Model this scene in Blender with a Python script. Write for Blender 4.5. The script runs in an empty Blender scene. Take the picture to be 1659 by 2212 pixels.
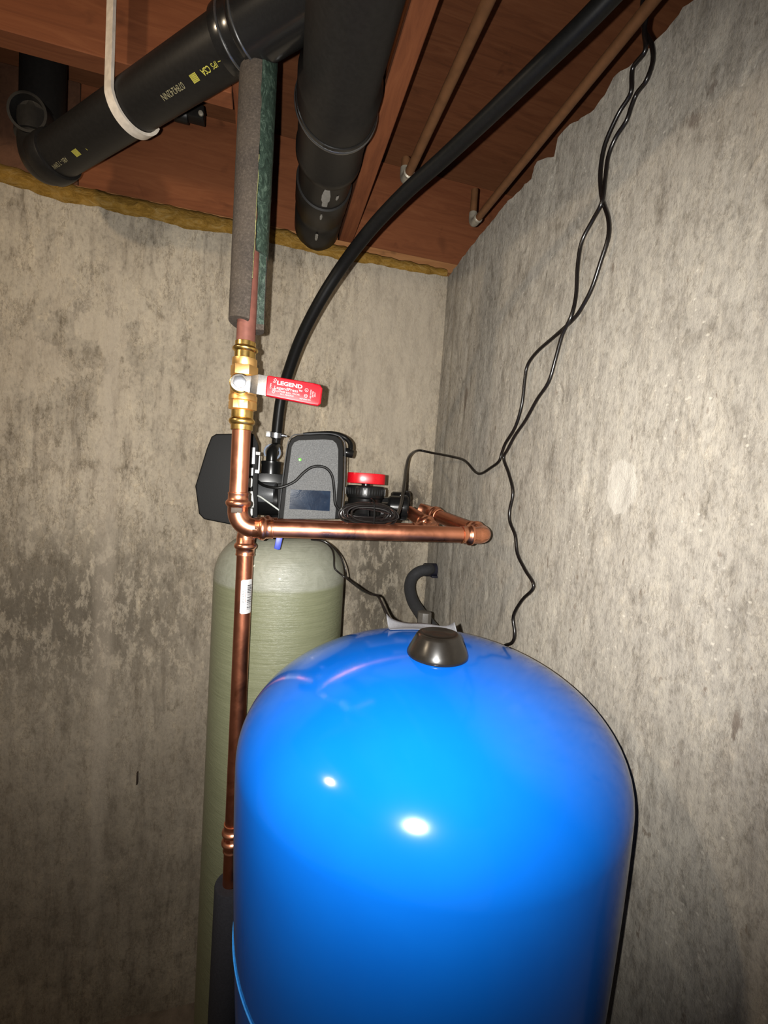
# Basement corner: pressure tank, treatment tank with control valve, copper loop, drain pipes under joists.
# World axes: X along the back wall, Y towards the back wall, Z up (metres).
import bpy, bmesh, math, random
from mathutils import Vector, Matrix, noise
V = Vector
PI = math.pi
SC = bpy.context.scene
COL = SC.collection
random.seed(7)

# ------------------------------------------------------------------ camera
def make_camera():
    yaw, pit, rol = math.radians(15.0), math.radians(3.13), math.radians(3.70)
    f = V((math.sin(yaw) * math.cos(pit), math.cos(yaw) * math.cos(pit), -math.sin(pit)))
    r0 = V((math.cos(yaw), -math.sin(yaw), 0)); u0 = r0.cross(f)
    r = r0 * math.cos(rol) + u0 * math.sin(rol)
    u = u0 * math.cos(rol) - r0 * math.sin(rol)
    cam = bpy.data.cameras.new('camera')
    cam.sensor_fit = 'HORIZONTAL'; cam.sensor_width = 36.0
    cam.lens = 955.0 / 1659.0 * 36.0
    cam.clip_start = 0.01
    o = bpy.data.objects.new('camera', cam)
    m = Matrix((r, u, -f)).transposed().to_4x4()
    m.translation = V((0, 0, 1.55))
    o.matrix_world = m
    COL.objects.link(o)
    SC.camera = o
    return r, u, f
CR, CU, CF = make_camera()

# ------------------------------------------------------------------ world and lights
w = bpy.data.worlds.new('dim_basement'); SC.world = w; w.use_nodes = True
w.node_tree.nodes['Background'].inputs[0].default_value = (1.0, 0.86, 0.72, 1)
w.node_tree.nodes['Background'].inputs[1].default_value = 0.095

# the phone's flash, just beside the lens
l = bpy.data.lights.new('phone_flash', 'SPOT')
l.energy = 80.0; l.color = (1.0, 0.975, 0.93)
l.spot_size = math.radians(124); l.spot_blend = 0.86; l.shadow_soft_size = 0.0028
o = bpy.data.objects.new('phone_flash', l); COL.objects.link(o)
m = (Matrix((CR, CU, -CF)).transposed() @ Matrix.Rotation(math.radians(4.3), 3, 'X')).to_4x4()    # the beam leans a little upwards
m.translation = V((0, 0, 1.55)) - CR * 0.022 + CU * 0.004
o.matrix_world = m

# the bare bulb of the basement, on the joists left of the frame
l = bpy.data.lights.new('ceiling_bulb', 'POINT')
l.energy = 18.0; l.color = (1.0, 0.80, 0.56); l.shadow_soft_size = 0.03
o = bpy.data.objects.new('ceiling_bulb', l); COL.objects.link(o)
o.location = (-0.94, 0.30, 2.13)

SC.view_settings.view_transform = 'Standard'
SC.view_settings.look = 'None'
SC.view_settings.gamma = 1.0
SC.view_settings.use_curve_mapping = False
SC.view_settings.exposure = 0.0

# ------------------------------------------------------------------ materials
class NT:
    def __init__(self, name):
        self.m = bpy.data.materials.new(name); self.m.use_nodes = True
        self.t = self.m.node_tree; self.b = self.t.nodes['Principled BSDF']
        self.tc = None
    def n(self, kind, **kw):
        nd = self.t.nodes.new(kind)
        for k, v in kw.items():
            if k.startswith('i_'):
                nd.inputs[k[2:].replace('_', ' ')].default_value = v
            else:
                setattr(nd, k, v)
        return nd
    def l(self, a, b): self.t.links.new(a, b)
    def coord(self, scale=(1, 1, 1), rot=(0, 0, 0)):
        if self.tc is None: self.tc = self.n('ShaderNodeTexCoord')
        mp = self.n('ShaderNodeMapping'); mp.inputs['Scale'].default_value = scale
        mp.inputs['Rotation'].default_value = rot
        self.l(self.tc.outputs['Object'], mp.inputs['Vector']); return mp.outputs[0]
    def noise(self, scale, detail=4, rough=.55, vec=None, dist=0.0):
        nd = self.n('ShaderNodeTexNoise'); nd.inputs['Scale'].default_value = scale
        nd.inputs['Detail'].default_value = detail; nd.inputs['Roughness'].default_value = rough
        nd.inputs['Distortion'].default_value = dist
        self.l(vec if vec is not None else self.coord(), nd.inputs['Vector']); return nd.outputs['Fac']
    def voro(self, scale, vec=None, out='Distance'):
        nd = self.n('ShaderNodeTexVoronoi'); nd.inputs['Scale'].default_value = scale
        self.l(vec if vec is not None else self.coord(), nd.inputs['Vector']); return nd.outputs[out]
    def ramp(self, fac, stops, interp='LINEAR'):
        nd = self.n('ShaderNodeValToRGB'); nd.color_ramp.interpolation = interp
        e = nd.color_ramp.elements
        while len(e) < len(stops): e.new(0.5)
        for k, (p, c) in enumerate(stops):
            e[k].position = p; e[k].color = (c, c, c, 1) if isinstance(c, (int, float)) else (*c, 1)
        self.l(fac, nd.inputs['Fac']); return nd.outputs['Color']
    def mix(self, fac, a, b, mode='MIX'):
        nd = self.n('ShaderNodeMix', data_type='RGBA', blend_type=mode)
        for s, v in ((0, fac), (6, a), (7, b)):
            if isinstance(v, (int, float)): nd.inputs[s].default_value = v
            elif isinstance(v, tuple): nd.inputs[s].default_value = (*v, 1)
            else: self.l(v, nd.inputs[s])
        return nd.outputs[2]
    def math(self, op, a, b=0.5):
        nd = self.n('ShaderNodeMath', operation=op)
        for s, v in ((0, a), (1, b)):
            if isinstance(v, (int, float)): nd.inputs[s].default_value = v
            else: self.l(v, nd.inputs[s])
        return nd.outputs[0]
    def sphere(self, c, r, soft=1.0):
        """1 inside a soft ball round c (object space), 0 outside"""
        if self.tc is None: self.tc = self.n('ShaderNodeTexCoord')
        d = self.n('ShaderNodeVectorMath', operation='SUBTRACT'); self.l(self.tc.outputs['Object'], d.inputs[0])
        d.inputs[1].default_value = c
        s = self.n('ShaderNodeVectorMath', operation='DIVIDE'); self.l(d.outputs[0], s.inputs[0]); s.inputs[1].default_value = r
        ln = self.n('ShaderNodeVectorMath', operation='LENGTH'); self.l(s.outputs[0], ln.inputs[0])
        mr = self.n('ShaderNodeMapRange'); self.l(ln.outputs['Value'], mr.inputs[0])
        mr.inputs[1].default_value = 1.0; mr.inputs[2].default_value = max(0.0, 1 - soft)
        mr.inputs[3].default_value = 0.0; mr.inputs[4].default_value = 1.0
        return mr.outputs[0]
    def bump(self, h, strength=.3, dist=.002, prev=None):
        nd = self.n('ShaderNodeBump'); nd.inputs['Strength'].default_value = strength
        nd.inputs['Distance'].default_value = dist
        self.l(h, nd.inputs['Height'])
        if prev is not None: self.l(prev, nd.inputs['Normal'])
        return nd.outputs[0]
    def out(self, color=None, rough=.5, metal=0.0, normal=None, spec=.5, coat=0.0, aniso=0.0):
        b = self.b.inputs
        if color is not None:
            if isinstance(color, tuple): b['Base Color'].default_value = (*color, 1)
            else: self.l(color, b['Base Color'])
        if isinstance(rough, (int, float)): b['Roughness'].default_value = rough
        else: self.l(rough, b['Roughness'])
        b['Metallic'].default_value = metal
        b['Specular IOR Level'].default_value = spec
        b['Coat Weight'].default_value = coat; b['Coat Roughness'].default_value = .06
        if normal is not None: self.l(normal, b['Normal'])
        return self.m

def plain(name, color, rough=.5, metal=0.0, spec=.5, coat=0.0, grain=0.0, gscale=400):
    t = NT(name)
    nz = t.noise(gscale, 3)
    dark = tuple(c * .8 for c in color)
    col = t.mix(t.ramp(nz, [(.35, 0), (.65, 1)]), dark, color)
    nrm = t.bump(nz, grain, .001) if grain > 0 else None
    return t.out(col, rough, metal, nrm, spec, coat)

def concrete(name, side):
    """side: which wall; stains keep their own place on the wall"""
    t = NT(name)
    back = side == 'back'
    blotch = t.noise(5.5, 6, .62, t.coord((1, 1, .55)), .3)
    mott = t.noise(30, 8, .72, t.coord((1, 1, .5)), .15)
    streak = t.noise(34, 8, .7, t.coord((1, 1, .14 if back else .24)), .12)
    fineN = t.noise(130, 7, .75, t.coord((1, 1, .65)))
    if back:
        c = t.ramp(blotch, [(.28, (.235, .200, .153)), (.5, (.325, .282, .220)), (.72, (.390, .338, .264))])
    else:
        c = t.ramp(blotch, [(.28, (.232, .210, .177)), (.5, (.285, .260, .221)), (.72, (.322, .296, .252))])
    c = t.mix(.9 if back else .6, c, t.ramp(streak, [(.32, (.50, .48, .46)), (.47, (.95, .95, .95)), (.60, (1.03, 1.03, 1.02)), (.74, (1.22, 1.19, 1.14))]), 'MULTIPLY')
    c = t.mix(.9 if back else .75, c, t.ramp(mott, [(.36, (.58, .56, .53)), (.46, (.97, .97, .97)), (.58, (1.03, 1.03, 1.02)), (.66, (1.24, 1.21, 1.16))]), 'MULTIPLY')
    c = t.mix(.65, c, t.ramp(fineN, [(.34, (.58, .57, .55)), (.48, (1, 1, 1)), (.68, (1.28, 1.27, 1.24))]), 'MULTIPLY')
    # torn edges of flaked skin, drawn out downwards
    e1 = t.noise(15, 10, .72, t.coord((1, 1, .38)), .2)
    c = t.mix(.8 if back else .5, c, t.ramp(e1, [(.455, (1, 1, 1)), (.476, (.50, .47, .43)), (.482, (1.14, 1.12, 1.08)), (.52, (1, 1, 1))]), 'MULTIPLY')
    patch = t.ramp(t.noise(12, 10, .70, t.coord((1, 1, .7)), .25), [(.50, 0), (.53, 1)])
    spots = t.ramp(t.noise(44, 10, .76, t.coord((1, 1, .45)), .2), [(.44, .1), (.505, .95), (.60, 1)])
    if back:
        # damp band half way up with flaked-off pale skin; dark runs near the corner
        d1 = t.sphere((-.50, 1.3, 1.16), (.60, 1, .34), .8)
        d2 = t.sphere((.345, 1.3, 1.27), (.125, 1, .34), .55)
        d3 = t.sphere((.02, 1.3, 1.05), (.34, 1, .5), .8)
        d4 = t.sphere((.435, 1.3, 1.50), (.085, 1, .12), .7)
        damp = t.math('MAXIMUM', t.math('MAXIMUM', d1, d2), t.math('MULTIPLY', d3, .6))
        dmask = t.math('MULTIPLY', damp, spots)
        c = t.mix(t.math('MULTIPLY', dmask, .85), c, (.092, .077, .058))
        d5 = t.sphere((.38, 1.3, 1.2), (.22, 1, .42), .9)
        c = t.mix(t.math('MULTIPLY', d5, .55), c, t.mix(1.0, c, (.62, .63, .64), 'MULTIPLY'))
        c = t.mix(t.math('MULTIPLY', t.math('MULTIPLY', d4, spots), .9), c, (.06, .05, .04))
        up = t.sphere((-.45, 1.3, 1.85), (.45, 1, .45), .8)
        c = t.mix(t.math('MULTIPLY', t.math('MULTIPLY', up, patch), .4), c, (.45, .385, .295))
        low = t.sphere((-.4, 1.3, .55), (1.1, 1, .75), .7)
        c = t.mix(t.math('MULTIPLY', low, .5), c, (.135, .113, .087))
        smooth = t.sphere((.36, 1.3, 1.95), (.20, 1, .42), .5)
        c = t.mix(t.math('MULTIPLY', smooth, .6), c, (.345, .300, .238))
        seam = t.sphere((-.402, 1.3, 1.2), (.030, 1, 1.2), .5)
        c = t.mix(t.math('MULTIPLY', seam, .35), c, (.36, .31, .245))
    else:
        pits = t.ramp(t.noise(58, 4, .6, t.coord((1, 1, .5)), .1), [(.29, 1), (.34, 0)])
        c = t.mix(t.math('MULTIPLY', pits, .7), c, (.12, .09, .065))
        pale = t.ramp(t.voro(85, t.coord((1, .8, 1))), [(.10, 1), (.18, 0)])
        c = t.mix(t.math('MULTIPLY', pale, t.math('MULTIPLY', patch, .55)), c, (.47, .43, .36))
        rough = t.math('MULTIPLY', t.math('SUBTRACT', mott, .5), .8)
        pp = t.ramp(t.math('ADD', t.sphere((0.5000, 0.5376, 1.5735), (1, .042, .058), 1.0), rough), [(.30, 0), (.36, 1)])
        c = t.mix(t.math('MULTIPLY', pp, .7), c, (.40, .372, .322))
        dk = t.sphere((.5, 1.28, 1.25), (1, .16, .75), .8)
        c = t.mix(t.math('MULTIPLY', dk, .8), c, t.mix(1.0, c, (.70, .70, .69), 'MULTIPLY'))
        for q, r in (((0.5000, 0.4745, 2.0420), (1, .030, .045)), ((0.5000, 0.4527, 2.0632), (1, .022, .02)), ((0.5000, 1.1050, 1.8027), (1, .018, .07)), ((0.5000, 0.3470, 1.3228), (1, .02, .05)), ((0.5000, 0.4166, 1.2377), (1, .02, .03)), ((0.5000, 0.7034, 1.2666), (1, .012, .016))):
            mk = t.ramp(t.math('ADD', t.math('MULTIPLY', t.sphere(q, r, 1.0), .5), t.math('MULTIPLY', t.math('SUBTRACT', .5, streak), 1.6)), [(.36, 0), (.46, 1)])
            c = t.mix(t.math('MULTIPLY', t.math('MULTIPLY', mk, t.sphere(q, r, .6)), .75), c, (.11, .085, .066))
    n1 = t.bump(mott, .6, .005)
    n2 = t.bump(streak, .35, .004, n1)
    n3 = t.bump(fineN, .7, .002, n2)
    n4 = t.bump(e1, .4, .006, n3)
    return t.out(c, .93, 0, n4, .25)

def wood(name, axis, dark, mid, light):
    t = NT(name)
    s = {'x': (.12, 1, 1), 'y': (1, .12, 1)}[axis]
    g = t.noise(38, 6, .65, t.coord(s), 1.6)
    b = t.noise(4, 4, .5, t.coord(s))
    c = t.mix(.5, t.ramp(g, [(.3, dark), (.5, mid), (.72, light)]), t.ramp(b, [(.3, dark), (.7, light)]))
    kn = t.ramp(t.noise(9, 3, .6, t.coord((1, 1, 1)), .5), [(.28, .45), (.38, 1.0)])
    c = t.mix(.7, c, kn, 'MULTIPLY')
    return t.out(c, .85, 0, t.bump(g, .25, .0015), .2)

def copper(name, tarnish=.25, color=(.74, .30, .175), rough=.25):
    t = NT(name)
    nz = t.noise(24, 5, .6, t.coord((1, 1, 1)), .6)
    fn = t.noise(210, 4, .6)
    c = t.mix(t.ramp(nz, [(.40, 0), (.75, tarnish)]), color, tuple(k * .45 for k in color))
    r = t.ramp(nz, [(.3, rough), (.8, rough + .22)])
    return t.out(c, r, 1.0, t.bump(fn, .05, .0006))

M = {}
M['concrete_back'] = concrete('rough_formed_concrete_back', 'back')
M['concrete_right'] = concrete('rough_formed_concrete_right', 'right')
t = NT('dusty_concrete_floor'); fl = t.noise(14, 7, .7)
M['floor'] = t.out(t.ramp(fl, [(.3, (.10, .08, .06)), (.7, (.22, .18, .14))]), .95, 0, t.bump(fl, .4, .004), .2)
M['wood_y'] = wood('reddish_joist_wood', 'y', (.065, .017, .0065), (.14, .042, .0155), (.195, .068, .026))
M['wood_x'] = wood('reddish_rim_wood', 'x', (.075, .021, .008), (.145, .044, .0165), (.20, .071, .028))
M['wood_sub'] = wood('brown_subfloor_wood', 'x', (.075, .024, .009), (.14, .046, .0175), (.19, .073, .030))
M['wood_plate'] = wood('sill_plate_wood', 'x', (.14, .055, .018), (.27, .115, .043), (.33, .165, .066))
M['wood_dark'] = wood('dark_shaded_wood', 'y', (.035, .016, .009), (.075, .034, .018), (.11, .05, .027))
t = NT('yellow_fibreglass'); nz = t.noise(55, 8, .75, t.coord((.5, 1, 1)), 1.0)
M['fibreglass'] = t.out(t.ramp(nz, [(.25, (.10, .05, .008)), (.5, (.28, .155, .030)), (.75, (.40, .27, .10))]), 1.0, 0, t.bump(nz, .9, .012), .1)
M['abs'] = plain('black_drain_plastic', (.0105, .0095, .0085), .42, 0, .22, 0, .06, 160)
M['abs_gloss'] = plain('glossy_black_fitting', (.009, .0085, .008), .22, 0, .6)
M['abs_lip'] = plain('shiny_rounded_lip', (.03, .03, .03), .30, 0, 1.0, .9)
M['print_yellow'] = plain('yellow_print', (.42, .38, .06), .6)
M['print_faded'] = plain('faded_yellow_print', (.25, .22, .12), .7)
M['residue'] = plain('grey_label_residue', (.24, .235, .22), .35, 0, .5, 0, .5, 120)
M['strap'] = plain('white_pvc', (.62, .55, .46), .45, 0, .5, 0, .08, 90)
M['copper'] = copper('bright_copper', .2)
M['copper_fit'] = copper('copper_fitting', .20, (.80, .34, .20), .22)
M['copper_dark'] = copper('dull_copper', .5, (.56, .205, .115), .27)
M['copper_old'] = plain('old_dull_copper_pipe', (.175, .066, .048), .55, .25, .3, 0, .12, 90)
M['tube_old'] = plain('dusty_old_copper_tube', (.13, .058, .024), .55, .3, .3, 0, .1, 60)
M['solder'] = plain('grey_solder', (.26, .23, .18), .5, .4, .5, 0, .4, 90)
M['brass'] = copper('polished_brass', .12, (.86, .57, .18), .20)
M['brass_matt'] = copper('machined_brass', .12, (.92, .57, .22), .36)
M['chrome'] = plain('bright_steel', (.40, .41, .44), .36, 1.0)
M['zinc'] = plain('zinc_lever_plate', (.27, .255, .24), .45, .9)
M['red_grip'] = plain('red_vinyl', (.40, .003, .010), .40, 0, .35, .1, .03, 300)
M['red_knob'] = plain('red_plastic', (.42, .004, .010), .3, 0, .35)
M['white_print'] = plain('white_print', (.50, .40, .40), .6)
t = NT('grey_pipe_foam'); nz = t.noise(320, 4, .7); bl = t.noise(20, 4)
M['foam'] = t.out(t.mix(.3, t.ramp(nz, [(.3, (.017, .0140, .0110)), (.55, (.042, .033, .026)), (.72, (.082, .067, .054))]), t.ramp(bl, [(.3, (.035, .029, .026)), (.7, (.11, .085, .062))])), .88, 0, t.bump(nz, .5, .0015), .25)
t = NT('green_slit_film'); nz = t.noise(90, 7, .8, t.coord((1, 1, .5)), 2.0)
M['green_film'] = t.out(t.ramp(nz, [(.34, (.010, .016, .012)), (.52, (.024, .040, .029)), (.66, (.085, .12, .09))]), .35, 0, t.bump(nz, .6, .002), .5)
t = NT('yellow_slit_glue'); nz = t.noise(70, 6, .8, t.coord((1, 1, .4)), 2.0)
M['glue_edge'] = t.out(t.ramp(nz, [(.35, (.08, .085, .05)), (.55, (.25, .25, .10)), (.70, (.70, .62, .20))]), .3)
M['foam_dark'] = plain('dark_pipe_foam', (.022, .022, .027), .9, 0, .2, 0, .4, 260)
M['hose'] = plain('black_poly_pipe', (.0045, .0043, .004), .40, 0, .12, 0, .05, 200)
M['cord'] = plain('black_cord_vinyl', (.006, .0046, .0042), .27, 0, .45)
M['cable'] = plain('black_cable_rubber', (.004, .004, .004), .4, 0, .15)
t = NT('blue_tank_paint'); nz = t.noise(9, 4); sc = t.noise(60, 8, .8, t.coord(), 1.0)
bc = t.mix(t.ramp(sc, [(.70, 0), (.76, .35)]), t.mix(t.ramp(nz, [(.3, 0), (.7, 1)]), (.0010, .070, .34), (.0012, .078, .365)), (.03, .11, .30))
M['tank_blue'] = t.out(bc, .125, 0, t.bump(t.noise(45, 2, .5), .014, .004), .4, 0)
M['seam_blue'] = plain('light_blue_seam', (.03, .27, .75), .4)
M['cap'] = plain('black_brown_cap_plastic', (.0085, .0070, .0055), .25, 0, .4, 0, .03, 120)
t = NT('greenish_fibreglass_tank')
sx = t.n('ShaderNodeSeparateXYZ'); t.l(t.coord(), sx.inputs[0])
wv = t.noise(14, 4); fib = t.noise(46, 6, .7, t.coord((.25, .25, 6)), .6); fb2 = t.noise(30, 5, .7, t.coord((1, 1, 1)), 2.2)
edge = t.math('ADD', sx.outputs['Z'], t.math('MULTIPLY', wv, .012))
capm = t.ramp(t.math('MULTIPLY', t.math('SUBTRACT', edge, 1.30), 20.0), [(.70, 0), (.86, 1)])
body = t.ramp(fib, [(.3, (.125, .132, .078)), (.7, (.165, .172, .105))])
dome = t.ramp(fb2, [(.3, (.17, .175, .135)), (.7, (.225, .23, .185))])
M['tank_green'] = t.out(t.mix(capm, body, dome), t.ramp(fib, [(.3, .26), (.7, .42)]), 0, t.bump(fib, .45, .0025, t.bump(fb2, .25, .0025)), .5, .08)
M['black_abs_box'] = plain('black_textured_plastic', (.0050, .0048, .0046), .6, 0, .12, 0, .10, 500)
M['black_gloss'] = plain('black_glossy_plastic', (.005, .005, .005), .28, 0, .25)
t = NT('grey_speckled_face'); nz = t.noise(420, 5, .7)
M['face'] = t.out(t.ramp(nz, [(.3, (.055, .056, .057)), (.55, (.098, .100, .101)), (.75, (.155, .157, .157))]), .6, 0, t.bump(nz, .25, .001), .15)
t = NT('dark_display_film'); nz = t.noise(28, 5, .6, None, 1.2)
M['display'] = t.out(t.ramp(nz, [(.4, (.006, .012, .026)), (.62, (.012, .022, .042)), (.75, (.09, .12, .16))]), .12, 0, t.bump(nz, .12, .003), .6)
M['clip_grey'] = plain('light_grey_plastic', (.25, .255, .245), .45)
M['clip_blue'] = plain('pale_blue_grey_ring', (.18, .21, .27), .4)
M['clip_shiny'] = plain('shiny_grey_plastic', (.085, .088, .092), .35, .3)
M['wire_grey'] = plain('grey_wire', (.36, .38, .36), .5)
M['blue_tag'] = plain('blue_plastic', (.012, .035, .33), .45)
M['pvc_grey'] = plain('brown_grey_pvc', (.060, .054, .046), .38)
M['hose_grey'] = plain('charcoal_hose', (.026, .027, .030), .5, 0, .5, 0, .06, 200)
M['tape_dark'] = plain('dark_wall_sleeve', (.010, .010, .018), .35, 0, .5, 0, .4, 60)
M['paper'] = plain('white_paper', (.14, .143, .155), .7)
M['label_white'] = plain('white_label_paper', (.46, .455, .455), .5)
M['ink'] = plain('black_ink', (.02, .02, .025), .6)
M['ink_red'] = plain('faded_red_ink', (.35, .16, .15), .6)
M['steel_dark'] = plain('rusty_steel', (.05, .035, .025), .6, .6)
t = NT('green_led'); t.out((.05, .4, .02), .3)
t.b.inputs['Emission Color'].default_value = (.25, 1, .05, 1); t.b.inputs['Emission Strength'].default_value = .5
M['led'] = t.m

# ------------------------------------------------------------------ mesh builder
def frames(pts):
    P = [V(p) for p in pts]; n = len(P); T = []
    for i in range(n):
        a = P[max(i - 1, 0)]; b = P[min(i + 1, n - 1)]
        T.append((b - a).normalized())
    ref = V((0, 0, 1)) if abs(T[0].z) < .9 else V((0, 1, 0))
    N = [(ref - T[0] * ref.dot(T[0])).normalized()]
    for i in range(1, n):
        q = T[i - 1].rotation_difference(T[i]); v = q @ N[-1]
        N.append((v - T[i] * v.dot(T[i])).normalized())
    return P, T, N, [T[i].cross(N[i]) for i in range(n)]

def spline(pts, k=6):
    """Catmull-Rom through pts"""
    P = [V(p) for p in pts]; out = []
    for i in range(len(P) - 1):
        p0 = P[i - 1] if i else P[0] * 2 - P[1]; p1 = P[i]; p2 = P[i + 1]
        p3 = P[i + 2] if i + 2 < len(P) else P[-1] * 2 - P[-2]
        for j in range(k):
            u = j / k
            out.append(.5 * ((2 * p1) + (p2 - p0) * u + (2 * p0 - 5 * p1 + 4 * p2 - p3) * u * u + (3 * p1 - p0 - 3 * p2 + p3) * u ** 3))
    out.append(P[-1]); return out

class MB:
    def __init__(s): s.v = []; s.f = []
    def ring(s, pts):
        i = len(s.v); s.v += [V(p) for p in pts]; return list(range(i, i + len(pts)))
    def bridge(s, a, b, closed=True):
        n = len(a)
        for k in range(n if closed else n - 1):
            j = (k + 1) % n; s.f.append((a[k], a[j], b[j], b[k]))
    def tube(s, pts, r, n=16, caps=True):
        P, T, N, B = frames(pts); prev = None
        for i in range(len(P)):
            rr = r[i] if isinstance(r, (list, tuple)) else r
            R = s.ring([P[i] + (N[i] * math.cos(2 * PI * k / n) + B[i] * math.sin(2 * PI * k / n)) * rr for k in range(n)])
            if prev: s.bridge(prev, R)
            elif caps: s.f.append(tuple(reversed(R)))
            prev = R
        if caps: s.f.append(tuple(prev))
        return s
    def lathe(s, prof, org, axis=(0, 0, 1), n=32, a0=0.0, a1=2 * PI):
        A = V(axis).normalized(); ref = V((0, 1, 0)) if abs(A.y) < .9 else V((1, 0, 0))
        U = (ref - A * ref.dot(A)).normalized(); W = A.cross(U); O = V(org); prev = None
        full = abs(a1 - a0 - 2 * PI) < 1e-6; m = n if full else n + 1
        for i, (r, h) in enumerate(prof):
            if r < 1e-6:
                R = s.ring([O + A * h])
            else:
                R = s.ring([O + A * h + (U * math.cos(a0 + (a1 - a0) * k / n) + W * math.sin(a0 + (a1 - a0) * k / n)) * r for k in range(m)])
            if prev:
                if len(prev) == 1 and len(R) > 1:
                    for k in range(m if full else m - 1): s.f.append((prev[0], R[(k + 1) % m], R[k]))
                elif len(R) == 1 and len(prev) > 1:
                    for k in range(m if full else m - 1): s.f.append((prev[k], prev[(k + 1) % m], R[0]))
                elif len(R) > 1: s.bridge(prev, R, full)
            prev = R
        return s
    def prism(s, poly, vec):
        """poly: list of 3D points (planar outline), extruded by vec"""
        d = V(vec); a = s.ring(poly); b = s.ring([V(p) + d for p in poly])
        s.bridge(a, b); s.f.append(tuple(reversed(a))); s.f.append(tuple(b)); return s
    def box(s, c, d, ax=None):
        c = V(c); X, Y, Z = ax if ax else (V((1, 0, 0)), V((0, 1, 0)), V((0, 0, 1)))
        q = [c + X * (sx * d[0] / 2) + Y * (sy * d[1] / 2) - Z * d[2] / 2 for sx, sy in ((-1, -1), (1, -1), (1, 1), (-1, 1))]
        return s.prism(q, Z * d[2])
    def hexa(s, c, axis, r, h, n=6, rot=0.0):
        A = V(axis).normalized(); ref = V((0, 1, 0)) if abs(A.y) < .9 else V((1, 0, 0))
        U = (ref - A * ref.dot(A)).normalized(); W = A.cross(U)
        return s.prism([V(c) + (U * math.cos(rot + 2 * PI * k / n) + W * math.sin(rot + 2 * PI * k / n)) * r for k in range(n)], A * h)
    def ribbon(s, pts, wdir, width, thick):
        P, T, N, B = frames(pts); prev = None; Wd = V(wdir).normalized()
        for i in range(len(P)):
            nn = T[i].cross(Wd).normalized()
            R = s.ring([P[i] + Wd * (a * width / 2) + nn * (b * thick / 2) for a, b in ((-1, -1), (-.5, -.6), (0, -.35), (.5, -.6), (1, -1), (1, 1), (-1, 1))])
            if prev: s.bridge(prev, R)
            else: s.f.append(tuple(reversed(R)))
            prev = R
        s.f.append(tuple(prev)); return s
    def build(s, name, mat, parent=None, bevel=0.0, seg=2, sharp=35, origin=None):
        me = bpy.data.meshes.new(name); o0 = V(origin) if origin else V((0, 0, 0))
        me.from_pydata([tuple(p - o0) for p in s.v], [], s.f); me.update()
        bm = bmesh.new(); bm.from_mesh(me)
        bmesh.ops.recalc_face_normals(bm, faces=bm.faces)
        if bevel > 0:
            ed = [e for e in bm.edges if len(e.link_faces) == 2 and e.calc_face_angle(0) > math.radians(40)]
            bmesh.ops.bevel(bm, geom=ed, offset=bevel, segments=seg, affect='EDGES', profile=.6, clamp_overlap=True)
        bm.to_mesh(me); bm.free()
        for p in me.polygons: p.use_smooth = True
        me.set_sharp_from_angle(angle=math.radians(sharp))
        me.materials.append(mat)
        o = bpy.data.objects.new(name, me); COL.objects.link(o)
        if parent is not None:
            o.parent = parent
            if not origin: o.matrix_parent_inverse = Matrix.Translation(-parent.location)
        elif origin: o.location = o0
        return o

def thing(name, label, cat, loc, group=None):
    o = bpy.data.objects.new(name, None); o.empty_display_size = .05
    COL.objects.link(o); o.location = loc; o['label'] = label; o['category'] = cat
    if group: o['group'] = group
    return o
def tag(o, label, cat, group=None):
    o['label'] = label; o['category'] = cat
    if group: o['group'] = group
    return o
def structure(o): o['kind'] = 'structure'; return o

def arc(c, a, b, n=10):
    """quarter bend round corner c: leaves from point a, arrives at b"""
    c, a, b = V(c), V(a), V(b); o = a + (b - c)
    return [o + (a - o) * math.cos(k / n * PI / 2) + (b - o) * math.sin(k / n * PI / 2) for k in range(n + 1)]

PR = .0143                                                   # copper pipe radius
def press(mb, p, d, flip=False, k=1.0):
    """crimped end of a press fitting at p; d points from the fitting to the pipe"""
    pr = [(.0150, -.004), (.0157, -.003), (.0157, .006), (.0172, .0075), (.0190, .0100), (.0194, .0125), (.0190, .0150), (.0170, .0172), (.0160, .0185), (.0158, .026), (.0163, .0268), (.0163, .0290), (.0146, .0298)]
    return mb.lathe([(r * k, h) for r, h in pr], p, d, 28)

def text_mesh(body, size, bold=0.0, extrude=0.0):
    cu = bpy.data.curves.new('lettering', 'FONT'); cu.body = body; cu.size = size
    cu.align_x = 'CENTER'; cu.align_y = 'CENTER'; cu.offset = bold; cu.resolution_u = 3
    ob = bpy.data.objects.new('lettering', cu); COL.objects.link(ob)
    dg = bpy.context.evaluated_depsgraph_get(); dg.update()
    me = bpy.data.meshes.new_from_object(ob.evaluated_get(dg))
    vs = [v.co.copy() for v in me.vertices]; fs = [tuple(p.vertices) for p in me.polygons]
    bpy.data.objects.remove(ob); bpy.data.curves.remove(cu); bpy.data.meshes.remove(me)
    return vs, fs
def add_text(mb, body, size, fn, bold=0.0, sx=1.0):
    vs, fs = text_mesh(body, size, bold); i = len(mb.v)
    mb.v += [V(fn(v.x * sx, v.y)) for v in vs]; mb.f += [tuple(i + k for k in f) for f in fs]

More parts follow.
